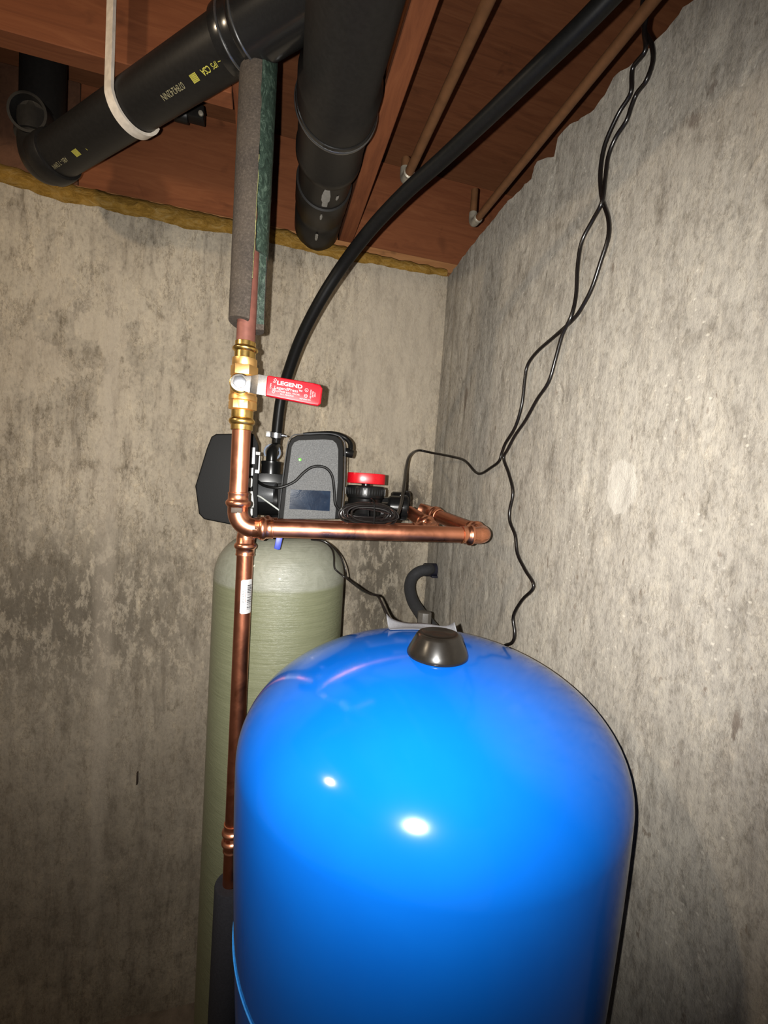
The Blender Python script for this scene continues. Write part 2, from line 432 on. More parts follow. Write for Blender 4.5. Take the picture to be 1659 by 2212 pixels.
# ================================================================== THE ROOM
XR, YB = .50, 1.30
def interp(tab, x):
    if x <= tab[0][0]: return tab[0][1]
    for (a, p), (b, q) in zip(tab, tab[1:]):
        if x <= b: return p + (q - p) * (x - a) / (b - a)
    return tab[-1][1]
def wall_mesh(name, mat, u0, u1, top, place, relief, nu, nz):
    mb = MB(); rows = []
    for j in range(nz + 1):
        r = []
        for i in range(nu + 1):
            u = u0 + (u1 - u0) * i / nu
            z = (interp(top, u) + .004 * noise.noise(V((u * 40, 3, 1)))) * j / nz
            r.append(place(u, z, relief(u, z)))
        rows.append(mb.ring(r))
    for a, b in zip(rows, rows[1:]): mb.bridge(a, b, False)
    # solid thickness behind
    back = mb.ring([place(u0, 0, -.2), place(u1, 0, -.2), place(u1, 2.2, -.2), place(u0, 2.2, -.2)])
    mb.f.append(tuple(back))
    tb = mb.ring([place(u0 + (u1 - u0) * i / nu, interp(top, u0 + (u1 - u0) * i / nu) - .004, -.2) for i in range(nu + 1)])
    mb.bridge(rows[-1], tb, False)
    return structure(mb.build(name, mat, sharp=60))
BT = [(-1.8, 2.215), (-.647, 2.214), (-.588, 2.208), (-.514, 2.197), (-.443, 2.203), (-.384, 2.197), (-.314, 2.2), (-.234, 2.192), (-.113, 2.204), (-.022, 2.198), (.062, 2.197), (.197, 2.190), (.288, 2.2), (.361, 2.197), (.433, 2.2), (.52, 2.205)]
RIDGES = [(-.4125, .006, .0030), (-.3950, .005, .0026), (-.372, .004, .0012), (-.455, .02, -.002), (.40, .006, .0015), (.17, .01, -.0015), (-.205, .004, .0012)]
def relief_back(u, z):
    h = .0035 * noise.noise(V((u * 9, 1.7, z * 4))) + .0010 * noise.noise(V((u * 55, 4.2, z * 14))) + .0011 * noise.noise(V((u * 120, 9.1, z * 50)))
    for c, wd, a in RIDGES:
        d = abs(u - c) / wd
        if d < 1: h += a * (1 - d * d) * (.65 + .5 * noise.noise(V((c * 50, 0, z * 6))))
    f = noise.noise(V((u * 22, 7.7, z * 15)))
    if f > .18 and z < 2.0: h -= .0018
    return h
wall_back = wall_mesh('wall_back', M['concrete_back'], -1.8, XR + .002, BT, lambda u, z, h: (u, YB - h, z), relief_back, 300, 240)
RT = [(-1.2, 2.21), (.49, 2.201), (.511, 2.206), (.527, 2.202), (.552, 2.204), (.597, 2.21), (.637, 2.226), (.644, 2.212), (.677, 2.208), (.759, 2.237), (.775, 2.234), (.78, 2.205), (.848, 2.239), (.855, 2.211), (.952, 2.221), (1.124, 2.214), (1.208, 2.208), (1.31, 2.201)]
def relief_right(u, z):
    h = .003 * noise.noise(V((2.7, u * 5, z * 3))) + .0006 * noise.noise(V((5.2, u * 45, z * 22))) + .0010 * noise.noise(V((8.1, u * 130, z * 70)))
    for c, wd, a in ((1.235, .014, -.003), (1.12, .012, -.002), ((0.5000, 0.7102, 1.6993)[1], .004, .0014), ((0.5000, 0.6914, 1.6967)[1], .003, .0010), (.62, .008, .0012)):
        d = abs(u - c) / wd
        if d < 1: h += a * (1 - d * d)
    f = noise.noise(V((3.3, u * 30, z * 13)))
    if f > .40: h -= .0022
    return h
wall_right = wall_mesh('wall_right', M['concrete_right'], -1.2, YB, RT, lambda u, z, h: (XR - h, u, z), relief_right, 300, 240)
# little clinging chips and pits that cast their own small shadows
floor = structure(MB().box((-.55, .15, -.06), (2.9, 2.9, .12)).build('floor', M['floor']))
# subfloor and framing
ceiling = structure(MB().box((-.45, .2, 2.60), (2.9, 3.0, .07)).build('ceiling', M['wood_sub']))
def cpart(name, mb, mat, bevel=.0015): return mb.build(name, mat, ceiling, bevel=bevel, seg=1)
def board(x0, x1, y0, y1, z0, z1): return MB().box(((x0 + x1) / 2, (y0 + y1) / 2, (z0 + z1) / 2), (x1 - x0, y1 - y0, z1 - z0))
cpart('joist', board(.168, .206, -1.2, 1.335, 2.255, 2.565), M['wood_y'])
cpart('joist', board(-.095, -.056, -1.2, 1.335, 2.255, 2.565), M['wood_y'])
cpart('joist', board(.838, .876, -1.2, 1.335, 2.255, 2.565), M['wood_dark'])
cpart('joist', board(-.86, -.82, -1.2, 1.335, 2.255, 2.565), M['wood_y'])
cpart('header_beam', board(-.818, -.097, .905, .944, 2.252, 2.565), M['wood_x'])
for x0, x1, mt in ((-1.4, -.862, 'wood_dark'), (-.818, -.50, 'wood_dark'), (-.498, -.097, 'wood_x'), (-.054, .166, 'wood_x'), (.208, .835, 'wood_x')):  # left boards take a darker wood colour to paint in the bay's shade
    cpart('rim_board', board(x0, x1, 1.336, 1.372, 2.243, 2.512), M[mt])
cpart('rim_board_back', board(-1.8, .9, 1.50, 1.53, 2.243, 2.565), M['wood_dark'])
cpart('sill_plate', board(-1.8, .9, 1.318, 1.44, 2.226, 2.2545), M['wood_plate'])

# fibreglass strip on top of the wall
mb = MB(); IT = [(-1.8, 2.262), (-.647, 2.262), (-.603, 2.255), (-.452, 2.247), (-.114, 2.246), (-.02, 2.247), (.149, 2.236), (.239, 2.231), (.334, 2.230), (.51, 2.228)]
rows = []; N = 260
for k in range(N + 1):
    x = -1.8 + 2.298 * k / N
    zt = interp(IT, x) + .004 * noise.noise(V((x * 30, 0, 0))); zb = interp(BT, x) - .004
    yf = 1.298 - .006 * noise.noise(V((x * 22, 5, 0))) - .004 * noise.noise(V((x * 70, 2, 0)))
    rows.append(mb.ring([(x, 1.335, zb + .008), (x, yf + .012, zb + .002 + .003 * noise.noise(V((x * 60, 8, 0)))), (x, yf - .002, zb + (zt - zb) * .35), (x, yf + .002 * noise.noise(V((x * 90, 3, 0))), zb + (zt - zb) * .75), (x, yf + .010, zt), (x, 1.335, zt + .002)]))
for a, b in zip(rows, rows[1:]): mb.bridge(a, b)
tag(mb.build('insulation_strip', M['fibreglass'], sharp=70), 'ragged yellow fibreglass strip stuffed along the top of the back wall', 'insulation')

# a rusty nail stub in the back wall, low down
mb = MB(); p = V((-0.3052, 1.2970, 0.7103)); mb.box(p, (.0035, .012, .034))
tag(mb.build('wall_tie', M['steel_dark'], bevel=.0008), 'short rusty tie stub poking out of the back wall left of the tanks', 'nail')

# ================================================================== BLUE PRESSURE TANK
TX, TY, TZ = .229, .550, 1.343
TR, TH, TN, TE, TT = .250, .136, 2.046, 2.046, .078
pt = thing('pressure_tank', 'large glossy blue domed pressure tank standing in the front of the corner', 'tank', (TX, TY, 0))
prof = []
for k in range(61):
    a = k / 60 * PI / 2
    prof.append((TR * math.sin(a) ** (2 / TN) if k else 0.0, TZ - TH + TH * math.cos(a) ** (2 / TE) if k < 60 else TZ - TH))
z0 = TZ - TH
for k in range(1, 25):
    dz = k / 24 * .52; prof.append((TR - TT * dz ** 1.529, z0 - dz))
rb = prof[-1][0]
prof += [(rb - .004, .5), (rb - .006, .30), (rb - .012, .24), (rb - .035, .19), (rb - .09, .155), (0, .14)]
MB().lathe(prof, (TX, TY, 0), n=96).build('tank_body', M['tank_blue'], pt, sharp=60)
MB().lathe([(.155, .0), (.163, .005), (.163, .05), (.150, .2), (.140, .2), (.15, .01), (.155, 0)], (TX, TY, 0), n=48).build('base_ring', M['cap'], pt)
cz = 1.3380
MB().lathe([(0, .0), (.0385, .0), (.0398, .0015), (.0396, .0045), (.0372, .010), (.0290, .0262), (.0268, .0288), (.0240, .0300), (.0222, .0296), (.0205, .0282), (.006, .0278), (.002, .0284), (0, .0284)], (TX - .0055, TY - .028, cz), n=56).build('top_cap', M['cap'], pt, sharp=50)
# fine light seam edge running round the lower left of the shell
mb = MB(); pts = []
zs = .985; rs = TR - TT * (z0 - zs) ** 1.529 + .0006
for k in range(60):
    a = math.radians(172 + k * 1.6); pts.append((TX + rs * math.cos(a), TY + rs * math.sin(a), zs))
mb.tube(pts, .0011, 6).build('seam_edge', M['seam_blue'], pt)['label'] = 'fine light blue seam line low on the tank'

# ================================================================== GREEN FIBREGLASS TANK
GX, GY = .040, 1.014
GR = .1425
gt = thing('treatment_tank', 'tall greenish fibreglass treatment tank behind the blue tank', 'tank', (GX, GY, 0))
prof = [(0, .04), (GR - .05, .04), (GR - .012, .07), (GR, .12)]
for k in range(13): prof.append((GR, .14 + (1.333 - .14) * k / 12))
for k in range(1, 19):
    a = k / 18 * PI / 2; prof.append((.034 + (GR - .034) * math.cos(a) ** .82, 1.335 + .098 * math.sin(a) ** .95))
prof += [(.034, 1.445), (0, 1.445)]
MB().lathe(prof, (GX, GY, 0), n=72).build('tank_shell', M['tank_green'], gt, sharp=60)
MB().lathe([(0, 0), (GR + .004, 0), (GR + .006, .004), (GR + .006, .13), (GR + .001, .135), (GR - .02, .13), (0, .05)], (GX, GY, 0), n=48).build('base_boot', M['black_abs_box'], gt)
MB().lathe([(.046, 1.428), (.046, 1.452), (.040, 1.456), (0, 1.456)], (GX, GY, 0), n=32).build('neck_collar', M['black_abs_box'], gt)

# ================================================================== CONTROL VALVE ON ITS TOP
cv = thing('control_valve', 'black control valve on the treatment tank with grey fronted box and side cover', 'valve', (GX, GY, 1.456))
# central body
mb = MB()
mb.lathe([(0, 0), (.041, 0), (.043, .004), (.043, .030), (.036, .034), (.036, .075), (.030, .080), (0, .080)], (GX, GY, 1.456), n=32)
mb.tube([(-0.0263, 1.0000, 1.5074), (0.0360, 0.9833, 1.5075)], .034, 28)
mb.box((0.0036, 1.0195, 1.5351), (.060, .045, .060))
mb.build('valve_body', M['black_gloss'], cv, bevel=.0015)
mb = MB(); mb.tube([(-0.0188, 0.9832, 1.5204), (0.0195, 0.9729, 1.5210)], .0255, 28)
mb.build('piston_housing', M['clip_shiny'], cv, bevel=.001)['label'] = 'smooth grey barrel behind the riser'
# left cover
mb = MB(); poly = [(-0.0984, 0.9000, 1.6315), (-0.0322, 0.9000, 1.6394), (-0.0222, 0.9000, 1.4617), (-0.0626, 0.9000, 1.4591), (-0.1132, 0.9000, 1.4677), (-0.1227, 0.9000, 1.4779), (-0.1312, 0.9000, 1.5302), (-0.1136, 0.9000, 1.6031), (-0.1063, 0.9000, 1.6255)]
mb.prism(poly, (0, .115, 0)); mb.build('side_cover', M['black_abs_box'], cv, bevel=.005, seg=3)
mb = MB(); mb.prism([(-0.0358, 0.9050, 1.6396), (-0.0296, 0.9050, 1.6375), (-0.0210, 0.9050, 1.6203), (-0.0151, 0.9050, 1.4753), (-0.0280, 0.9050, 1.4710)], (0, .10, 0))
mb.build('cover_flange', M['black_abs_box'], cv, bevel=.001)
def pieces(name, mat, quads, y, dep, bev=.0008):
    mb = MB()
    for q in quads: mb.prism(q, (0, dep, 0))
    return mb.build(name, mat, cv, bevel=bev, seg=1)
pieces('latch_bar', M['clip_shiny'], [[(-0.0325, 0.8960, 1.6115), (-0.0248, 0.8960, 1.6122), (-0.0241, 0.8960, 1.5792), (-0.0327, 0.8960, 1.5785)]], 0, .010)
pieces('latch_bar', M['clip_shiny'], [[(-0.0332, 0.8960, 1.5722), (-0.0264, 0.8960, 1.5727), (-0.0265, 0.8960, 1.5566), (-0.0333, 0.8960, 1.5561)]], 0, .010)
pieces('hinge_clip', M['clip_grey'], [[(-0.0347, 0.8940, 1.5489), (-0.0323, 0.8940, 1.5526), (-0.0288, 0.8940, 1.5529), (-0.0270, 0.8940, 1.5494), (-0.0272, 0.8940, 1.5368), (-0.0296, 0.8940, 1.5331), (-0.0340, 0.8940, 1.5337)]], 0, .012)
pieces('hinge_clip', M['clip_grey'], [[(-0.0336, 0.8940, 1.5266), (-0.0259, 0.8940, 1.5271), (-0.0221, 0.8940, 1.5012), (-0.0227, 0.8940, 1.4948), (-0.0322, 0.8940, 1.4943), (-0.0290, 0.8940, 1.4999), (-0.0327, 0.8940, 1.5060)]], 0, .012)
pieces('hinge_clip', M['clip_grey'], [[(-0.0321, 0.8940, 1.4934), (-0.0244, 0.8940, 1.4938), (-0.0238, 0.8940, 1.4812), (-0.0270, 0.8940, 1.4747), (-0.0304, 0.8940, 1.4755), (-0.0324, 0.8940, 1.4817)]], 0, .010)
pieces('bracket', M['black_gloss'], [[(-0.0245, 0.9000, 1.6044), (-0.0150, 0.9000, 1.6043), (-0.0155, 0.9000, 1.5971), (-0.0242, 0.9000, 1.5973)], [(-0.0237, 0.9000, 1.5695), (-0.0150, 0.9000, 1.5692), (-0.0156, 0.9000, 1.5619), (-0.0243, 0.9000, 1.5622)], [(-0.0181, 0.9000, 1.5969), (-0.0151, 0.9000, 1.5971), (-0.0150, 0.9000, 1.5683), (-0.0185, 0.9000, 1.5680)]], 0, .012, .0005)
# drain outlet with its elbow and retaining ring
de = MB()
b0 = V((0.0069, 0.9891, 1.5638)); upv = V((0, 0, 1))
de.lathe([(0, 0), (.0205, 0), (.0205, .020), (.0212, .022), (.0212, .027), (.0185, .0275), (.0130, .0285), (0, .0285)], b0, upv, 32)
de.tube(spline([b0 + V((.0, 0, .026)), b0 + V((0, .0, .040)), b0 + V((.001, .004, .050)), b0 + V((.004, .016, .056)), b0 + V((.008, .030, .060))]), .0118, 24)
de.tube([(0.0150, 1.0217, 1.6287), (0.0156, 1.0226, 1.6473)], .0098, 24)
de.build('drain_elbow', M['black_gloss'], cv, sharp=40)
mb = MB(); rc = V((0.0077, 1.0020, 1.6115)); pts = []
for k in range(31):
    a = math.radians(-55 + k * 9.0); pts.append(rc + V((math.cos(a) * .0165, 0, math.sin(a) * .0165)))
mb.tube(pts, .0021, 8).build('retaining_clip', M['clip_blue'], cv)['label'] = 'pale blue ring clip round the drain elbow'
# right control box
mb = MB()
outl = [(0.0242, 0.8750, 1.4768), (0.0293, 0.8750, 1.5496), (0.0353, 0.8750, 1.6193), (0.0407, 0.8750, 1.6331), (0.0517, 0.8750, 1.6403), (0.1030, 0.8750, 1.6478), (0.1277, 0.8750, 1.6464), (0.1393, 0.8750, 1.6384), (0.1439, 0.8750, 1.6233), (0.1469, 0.8750, 1.5574), (0.1458, 0.8750, 1.4822)]
mb.prism(outl, (0, .062, 0)); cb = mb.build('control_box', M['black_abs_box'], cv, bevel=.0035, seg=3)
mb = MB()
inl = [(0.0337, 0.8735, 1.4774), (0.0366, 0.8735, 1.5412), (0.0423, 0.8735, 1.6172), (0.0462, 0.8735, 1.6255), (0.0547, 0.8735, 1.6307), (0.1035, 0.8735, 1.6369), (0.1208, 0.8735, 1.6366), (0.1284, 0.8735, 1.6309), (0.1328, 0.8735, 1.6195), (0.1356, 0.8735, 1.5566), (0.1344, 0.8735, 1.4818)]
mb.prism(inl, (0, .003, 0)); mb.build('face_plate', M['face'], cb, bevel=.0006, seg=1)['label'] = 'grey speckled front panel'
mb = MB(); mb.prism([(0.0447, 0.8728, 1.5354), (0.1219, 0.8728, 1.5365), (0.1224, 0.8728, 1.4970), (0.0441, 0.8728, 1.4977)], (0, .001, 0))
mb.build('display', M['display'], cb)['label'] = 'dark glossy display window'
mb = MB(); mb.lathe([(.0030, 0), (.0026, .0012), (0, .0018)], (0.0593, 0.8735, 1.5937), (0, -1, 0), 12)
mb.build('indicator_light', M['led'], cb)['label'] = 'small green light'
pieces('mounting_post', M['black_abs_box'], [[(0.0205, 0.9000, 1.5444), (0.0564, 0.9000, 1.5467), (0.0596, 0.9000, 1.4865), (0.0235, 0.9000, 1.4848)]], 0, .09)
# the rim line of the box
mb = MB(); mb.tube(spline([(0.0251, 0.8775, 1.4785), (0.0285, 0.8775, 1.5495), (0.0345, 0.8775, 1.6195), (0.0399, 0.8775, 1.6341), (0.0517, 0.8775, 1.6419), (0.1033, 0.8775, 1.6489), (0.1290, 0.8775, 1.6477), (0.1415, 0.8775, 1.6388), (0.1462, 0.8775, 1.6236), (0.1492, 0.8775, 1.5575), (0.1480, 0.8775, 1.4840)], 5), .0011, 6)
mb.build('rim_bead', M['clip_shiny'], cb)
# cables of the valve
mb = MB(); mb.tube(spline([(-0.0217, 0.9300, 1.5489), (-0.0093, 0.9000, 1.5406), (0.0048, 0.8760, 1.5373), (0.0245, 0.8690, 1.5378), (0.0499, 0.8690, 1.5501), (0.0665, 0.8690, 1.5682), (0.0810, 0.8690, 1.5800), (0.0969, 0.8690, 1.5838), (0.1125, 0.8690, 1.5796), (0.1234, 0.8690, 1.5649), (0.1286, 0.8690, 1.5379), (0.1318, 0.8680, 1.5125), (0.1412, 0.8640, 1.4995), (0.1501, 0.8700, 1.4912)], 6), .0027, 10)
tag(mb.build('sensor_cable', M['cable']), 'black cable arching across the front of the grey control box', 'cable')
mb = MB(); mb.tube(spline([(-0.0244, 0.9150, 1.5184), (-0.0136, 0.9050, 1.5175), (0.0001, 0.9000, 1.5093), (0.0229, 0.8930, 1.4945), (0.0286, 0.9000, 1.4906)], 6), .0017, 8)
tag(mb.build('grey_wire', M['wire_grey']), 'thin grey wire between the black side cover and the control box', 'cable')
mb = MB(); mb.tube(spline([(0.0667, 0.9250, 1.6466), (0.0994, 0.9250, 1.6525), (0.1304, 0.9280, 1.6557), (0.1526, 0.9300, 1.6502), (0.1642, 0.9250, 1.6392), (0.1651, 0.9200, 1.6263), (0.1608, 0.9200, 1.6163)], 6), .0050, 12)
lp = mb.build('loop_cable', M['cable'])
tag(lp, 'thick black cable looping over the top corner of the grey control box', 'cable')
mb = MB(); mb.tube([(0.1518, 0.9200, 1.6194), (0.1567, 0.9200, 1.6188), (0.1706, 0.9200, 1.6161)], [.0085, .0098, .0085], 16); mb.build('plug', M['black_gloss'], lp, bevel=.001)

# ================================================================== BYPASS VALVE WITH RED KNOB
bp = thing('bypass_valve', 'black bypass valve with a flat red knob beside the control box', 'valve', (0.2001, 0.9079, 1.5024))
kc = V((0.2001, 0.9079, 1.5024)) + V((0, 0, .011)); kz = kc.z
mb = MB()
mb.lathe([(0, -.022), (.034, -.022), (.036, -.018), (.036, .012), (.0395, .014), (.0405, .034), (.0390, .038), (.022, .0385), (0, .0385)], kc, (0, 0, 1), 40)
mb.tube([(0.1634, 0.9329, 1.4950), (0.2715, 0.9041, 1.4982)], .022, 24)
mb.build('bypass_body', M['black_gloss'], bp, bevel=.001, sharp=40)
mb = MB()
for k in range(40):
    a = 2 * PI * k / 40
    mb.box(kc + V((math.cos(a) * .0408, math.sin(a) * .0408, .026)), (.0018, .0022, .014), (V((math.cos(a), math.sin(a), 0)), V((-math.sin(a), math.cos(a), 0)), V((0, 0, 1))))
mb.build('grip_ribs', M['black_gloss'], bp)
mb = MB(); mb.lathe([(.009, .0366), (.009, .043), (.014, .044)], kc, (0, 0, 1), 20); mb.build('stem', M['black_gloss'], bp)
mb = MB()
# a flat bar knob with rounded ends and a skirt
K = []
for k in range(48):
    a = 2 * PI * k / 48
    K.append(kc + V((math.copysign(abs(math.cos(a)) ** .75, math.cos(a)) * .0398, math.copysign(abs(math.sin(a)) ** .8, math.sin(a)) * .030, .0425)))
K = [kc + V((0, 0, .0425)) + Matrix.Rotation(math.radians(-8), 3, 'Z') @ (p - kc - V((0, 0, .0425))) for p in K]
mb.prism(K, (0, 0, .0215)); mb.build('red_knob', M['red_knob'], bp, bevel=.0015, seg=2)['label'] = 'flat bright red turning knob'
for c in (V((0.2805, 0.9024, 1.5107)), V((0.3063, 0.9738, 1.5196))):
    mb = MB(); ax = V((1, -.22, 0)).normalized()
    mb.lathe([(0, -.030), (.020, -.030), (.0235, -.026), (.0240, -.006), (.0255, -.004), (.0255, .010), (.0225, .013), (.0165, .0135), (0, .0135)], c, ax, 24)
    for k in range(12):
        a = 2 * PI * k / 12; U = V((0, 0, 1)); Wv = ax.cross(U)
        mb.box(c + ax * .002 + (U * math.cos(a) + Wv * math.sin(a)) * .0245, (.016, .004, .005), (ax, (U * math.sin(a) - Wv * math.cos(a)), (U * math.cos(a) + Wv * math.sin(a))))
    mb.build('union_nut', M['black_gloss'], bp, bevel=.0008)
mb = MB(); mb.box((0.2480, 0.9682, 1.5115), (.10, .05, .035)); mb.build('bypass_block', M['black_gloss'], bp, bevel=.004)

# ================================================================== COPPER LOOPS
YF, YR = .738, .817
FC = V((-0.0427, 0.7380, 1.4714)); FT = V((-0.0411, 0.7380, 1.6241)); FT = V((FC.x, YF, FT.z)); FR = V((0.3996, 0.7380, 1.4741))
FB = V((0.3560, 0.9387, 1.5009)); FN = V((0.3295, 0.9565, 1.5079))
lp1 = thing('copper_pipe', 'bright copper pipe from the brass valve turning right in front of the valve', 'pipe', FC)
dF = (FR - FC).normalized(); dU = V((0, 0, 1)); dB = (FB - FR).normalized(); dN = (FN - FB).normalized()
E = .033
def pipe(name, a, b, mat, parent, r=PR): return MB().tube([a, a.lerp(b, .5), b], r, 28).build(name, mat, parent)
pipe('riser', FC + dU * E, FT + dU * .012, M['copper'], lp1)
pipe('cross_pipe', FC + dF * E, FR - dF * E, M['copper'], lp1)
pipe('return_pipe', FR + dB * .03, FB - dB * .012, M['copper_dark'], lp1, PR * .98)
def elbow(parent, c, d1, d2, e=.024, mat='copper_fit', r=.0157, ends=(1, 1)):
    mb = MB(); c = V(c)
    mb.tube([c + d1 * (e + .004)] + arc(c, c + d1 * e, c + d2 * e, 12) + [c + d2 * (e + .004)], r, 28)
    if ends[0]: press(mb, c + d1 * e, d1)
    if ends[1]: press(mb, c + d2 * e, d2)
    return mb.build('elbow', M[mat], parent, sharp=50)
el = elbow(lp1, FC, dU, dF, .027)
# maker's mark band of the elbow
mb = MB(); mb.box(FC + dU * .029 + V((-.001, -.0163, 0)), (.016, .002, .008)); mb.build('stamp', M['steel_dark'], el, bevel=.0004)
elbow(lp1, FR, -dF, dB, .024)
elbow(lp1, FB, -dB, dN, .014, r=.0150, ends=(1, 0))
MB().tube([FB + dN * .012, FN - dN * .01], .0150, 24).build('stub', M['copper_fit'], lp1)

RC = V((-0.0319, 0.8170, 1.4677)); RR = V((0.3302, 0.8170, 1.4704)); RB = V((0.2994, 0.9072, 1.5014))
R1 = V((-0.0243, 0.8170, 1.1595)); R0 = V((R1.x - .004, YR, .42)); RT_ = V((RC.x, YR, RC.z))
lp2 = thing('copper_pipe', 'dark copper riser with a white barcode sticker in front of the green tank', 'pipe', (R0.x, YR, R0.z))
dR = (RR - RC).normalized(); dD = (R0 - RC).normalized(); dK = (RB - RR).normalized()
pipe('riser', RC + dD * E, RC + dD * (RC - R0).length, M['copper_dark'], lp2)
pipe('cross_pipe', RC + dR * E, RR - dR * .03, M['copper_dark'], lp2)
pipe('stub', RR + dK * .02, RB, M['copper_dark'], lp2, PR * .95)
elbow(lp2, RC, dD, dR, .024); elbow(lp2, RR, -dR, dK, .022)
# lower coupling
mb = MB(); ca = RC + dD * (((-0.0432, 0.9696, 0.8913)[2] - RC.z) / dD.z)
press(mb, ca + dD * .003, -dD); press(mb, ca - dD * .003, dD)
mb.build('coupling', M['copper_fit'], lp2, sharp=50)
# barcode sticker wrapped on the riser
def wrap(org, d, r, a_face):
    """point on a cylinder: u metres round it, h metres along d"""
    d = V(d).normalized(); F = V((math.sin(a_face), -math.cos(a_face), 0)); F = (F - d * F.dot(d)).normalized(); S = d.cross(F)
    def fn(u, h, lift=0.0):
        a = u / r; return V(org) + d * h + (F * math.cos(a) + S * math.sin(a)) * (r + lift)
    return fn
sc = RC + dD * (((-0.0249, 0.8244, 1.3426)[2] - RC.z) / dD.z)
fn = wrap(sc, -dD, PR, math.radians(30))
mb = MB(); rows = []
for i in range(9):
    u = -.0115 + .023 * i / 8; hh = .0305 - (.002 if i in (0, 8) else 0)
    rows.append(mb.ring([fn(u, -hh, .0003), fn(u, hh, .0003), fn(u, hh, .0001), fn(u, -hh, .0001)]))
for a, b in zip(rows, rows[1:]): mb.bridge(a, b)
mb.f += [tuple(reversed(rows[0])), tuple(rows[-1])]
st = mb.build('sticker', M['label_white'], lp2); st['label'] = 'white barcode sticker wrapped on the copper riser'
mb = MB(); random.seed(3); h = -.0235
SGN = 1
while h < .021:
    wd = random.choice((.0005, .0005, .0009, .0015)); q = []
    r4 = [mb.ring([fn(u, h, .0005), fn(u, h + wd, .0005)]) for u in (.000, .003, .006, .009)]
    for a, b in zip(r4, r4[1:]): mb.f.append((a[0], b[0], b[1], a[1]))
    h += wd + random.choice((.0006, .0009, .0014))
mb.build('barcode', M['ink'], st)
mb = MB()
add_text(mb, '1 IN X 10 FT', .0034, lambda x, y: fn(-.0072 + y, -x, .0005), 0, 1.2)
mb.build('print', M['ink'], st)
mb = MB()
add_text(mb, '6 85768 20045 1', .0028, lambda x, y: fn(-.0030 + y, -x, .0005), 0, 1.3)
mb.build('print', M['ink_red'], st)
# small incised print further down
mb = MB(); f2 = wrap(RC + dD * (((-0.0273, 0.8921, 1.0621)[2] - RC.z) / dD.z), -dD, PR, math.radians(12))
add_text(mb, 'TYPE L  1', .0062, lambda x, y: f2(y, -x, .0004), 0, .8)
mb.build('print', M['solder'], lp2)

# foam round the foot of the dark riser
za = R0.z; fz = (-0.0280, 0.8170, 0.8010)[2]
mb = MB(); mb.lathe([(PR + .0005, 0), (.029, 0), (.0300, -.002), (.031, -.3), (.031, -fz + .002), (PR, -fz + .002)], (R1.x - .0035, YR, fz), (0, 0, 1), 28)
lf = tag(mb.build('foam_sleeve', M['foam_dark'], sharp=50), 'dark foam sleeve round the foot of the copper riser near the floor', 'pipe insulation')

# ================================================================== INSULATED SUPPLY PIPE, BALL VALVE
sx_, sy_ = FC.x, YF
sp = thing('supply_pipe', 'old dull reddish copper pipe coming down from the joists into the brass valve', 'pipe', (sx_, sy_, FT.z))
ZT = [(690, (-0.0502, 0.7380, 1.7958)[2]), (710, (-0.0496, 0.7380, 1.7819)[2]), (730, (-0.0489, 0.7380, 1.7678)[2]), (750, (-0.0483, 0.7380, 1.7538)[2]), (770, (-0.0477, 0.7380, 1.7397)[2]), (790, (-0.0471, 0.7380, 1.7255)[2]), (810, (-0.0464, 0.7380, 1.7113)[2]), (830, (-0.0458, 0.7380, 1.6971)[2]), (850, (-0.0451, 0.7380, 1.6829)[2]), (870, (-0.0445, 0.7380, 1.6686)[2]), (890, (-0.0439, 0.7380, 1.6542)[2]), (910, (-0.0432, 0.7380, 1.6399)[2]), (930, (-0.0426, 0.7380, 1.6254)[2]), (950, (-0.0419, 0.7380, 1.6110)[2])]
MB().tube([(sx_, sy_, interp(ZT, 738) - .014), (sx_, sy_, 2.0), (sx_, sy_, 2.50)], PR, 28).build('copper_tube', M['copper_old'], sp)
# split foam sleeve, slit open towards the right
mb = MB(); ro, ri = .0268, .0146; a_s, a_e = math.radians(78), math.radians(372)
zb = (-0.0402, 0.7380, 1.7875)[2]; zt = 2.48; rows = []; NZ = 60
def fpt(r, a, z, wob=0.0): return (sx_ + r * math.sin(a), sy_ - r * math.cos(a), z)
def slit(z):
    k = min(1, max(0, (z - zb) / .25)); return a_s + .03 * noise.noise(V((z * 20, 0, 0))) - .25 * k, a_e + .05 * noise.noise(V((z * 17, 4, 0))) + .10 * k
for j in range(NZ + 1):
    z = zb + (zt - zb) * j / NZ; A0, A1 = slit(z)
    zz = z + (0 if j else 0)
    aa = [A0 + (A1 - A0) * k / 28 for k in range(29)]
    zo = [(.006 * math.cos((a - math.radians(300))) if j == 0 else 0) for a in aa]
    rows.append(mb.ring([fpt(ro, a, z + q) for a, q in zip(aa, zo)] + [fpt(ri, a, z + q) for a, q in zip(reversed(aa), reversed(zo))]))
for a, b in zip(rows, rows[1:]): mb.bridge(a, b)
mb.f.append(tuple(reversed(rows[0]))); mb.f.append(tuple(rows[-1]))
fs = tag(mb.build('foam_sleeve', M['foam'], bevel=0, sharp=50), 'grey foam sleeve with an open green slit on the upper copper pipe', 'pipe insulation')
def slit_face(name, mat, which, zlo, zhi, r0, r1, lift):
    mb = MB(); rows = []
    for j in range(50):
        z = zlo + (zhi - zlo) * j / 49; A = slit(z)[which]; n = V((math.cos(A), math.sin(A), 0)) * lift
        wv = .0010 * noise.noise(V((z * 60, which, 0)))
        rows.append(mb.ring([V(fpt(r0, A, z)) + n, V(fpt(r1 + wv, A, z)) + n, V(fpt(r1 + wv, A, z)) + n * .2, V(fpt(r0, A, z)) + n * .2]))
    for a, b in zip(rows, rows[1:]): mb.bridge(a, b)
    return mb.build(name, mat, fs)
slit_face('slit_film', M['green_film'], 0, zb + .004, zt - .02, ri + .001, ro - .0004, -.0006)['label'] = 'green sticky film on the open slit'
mb = MB(); rows = []
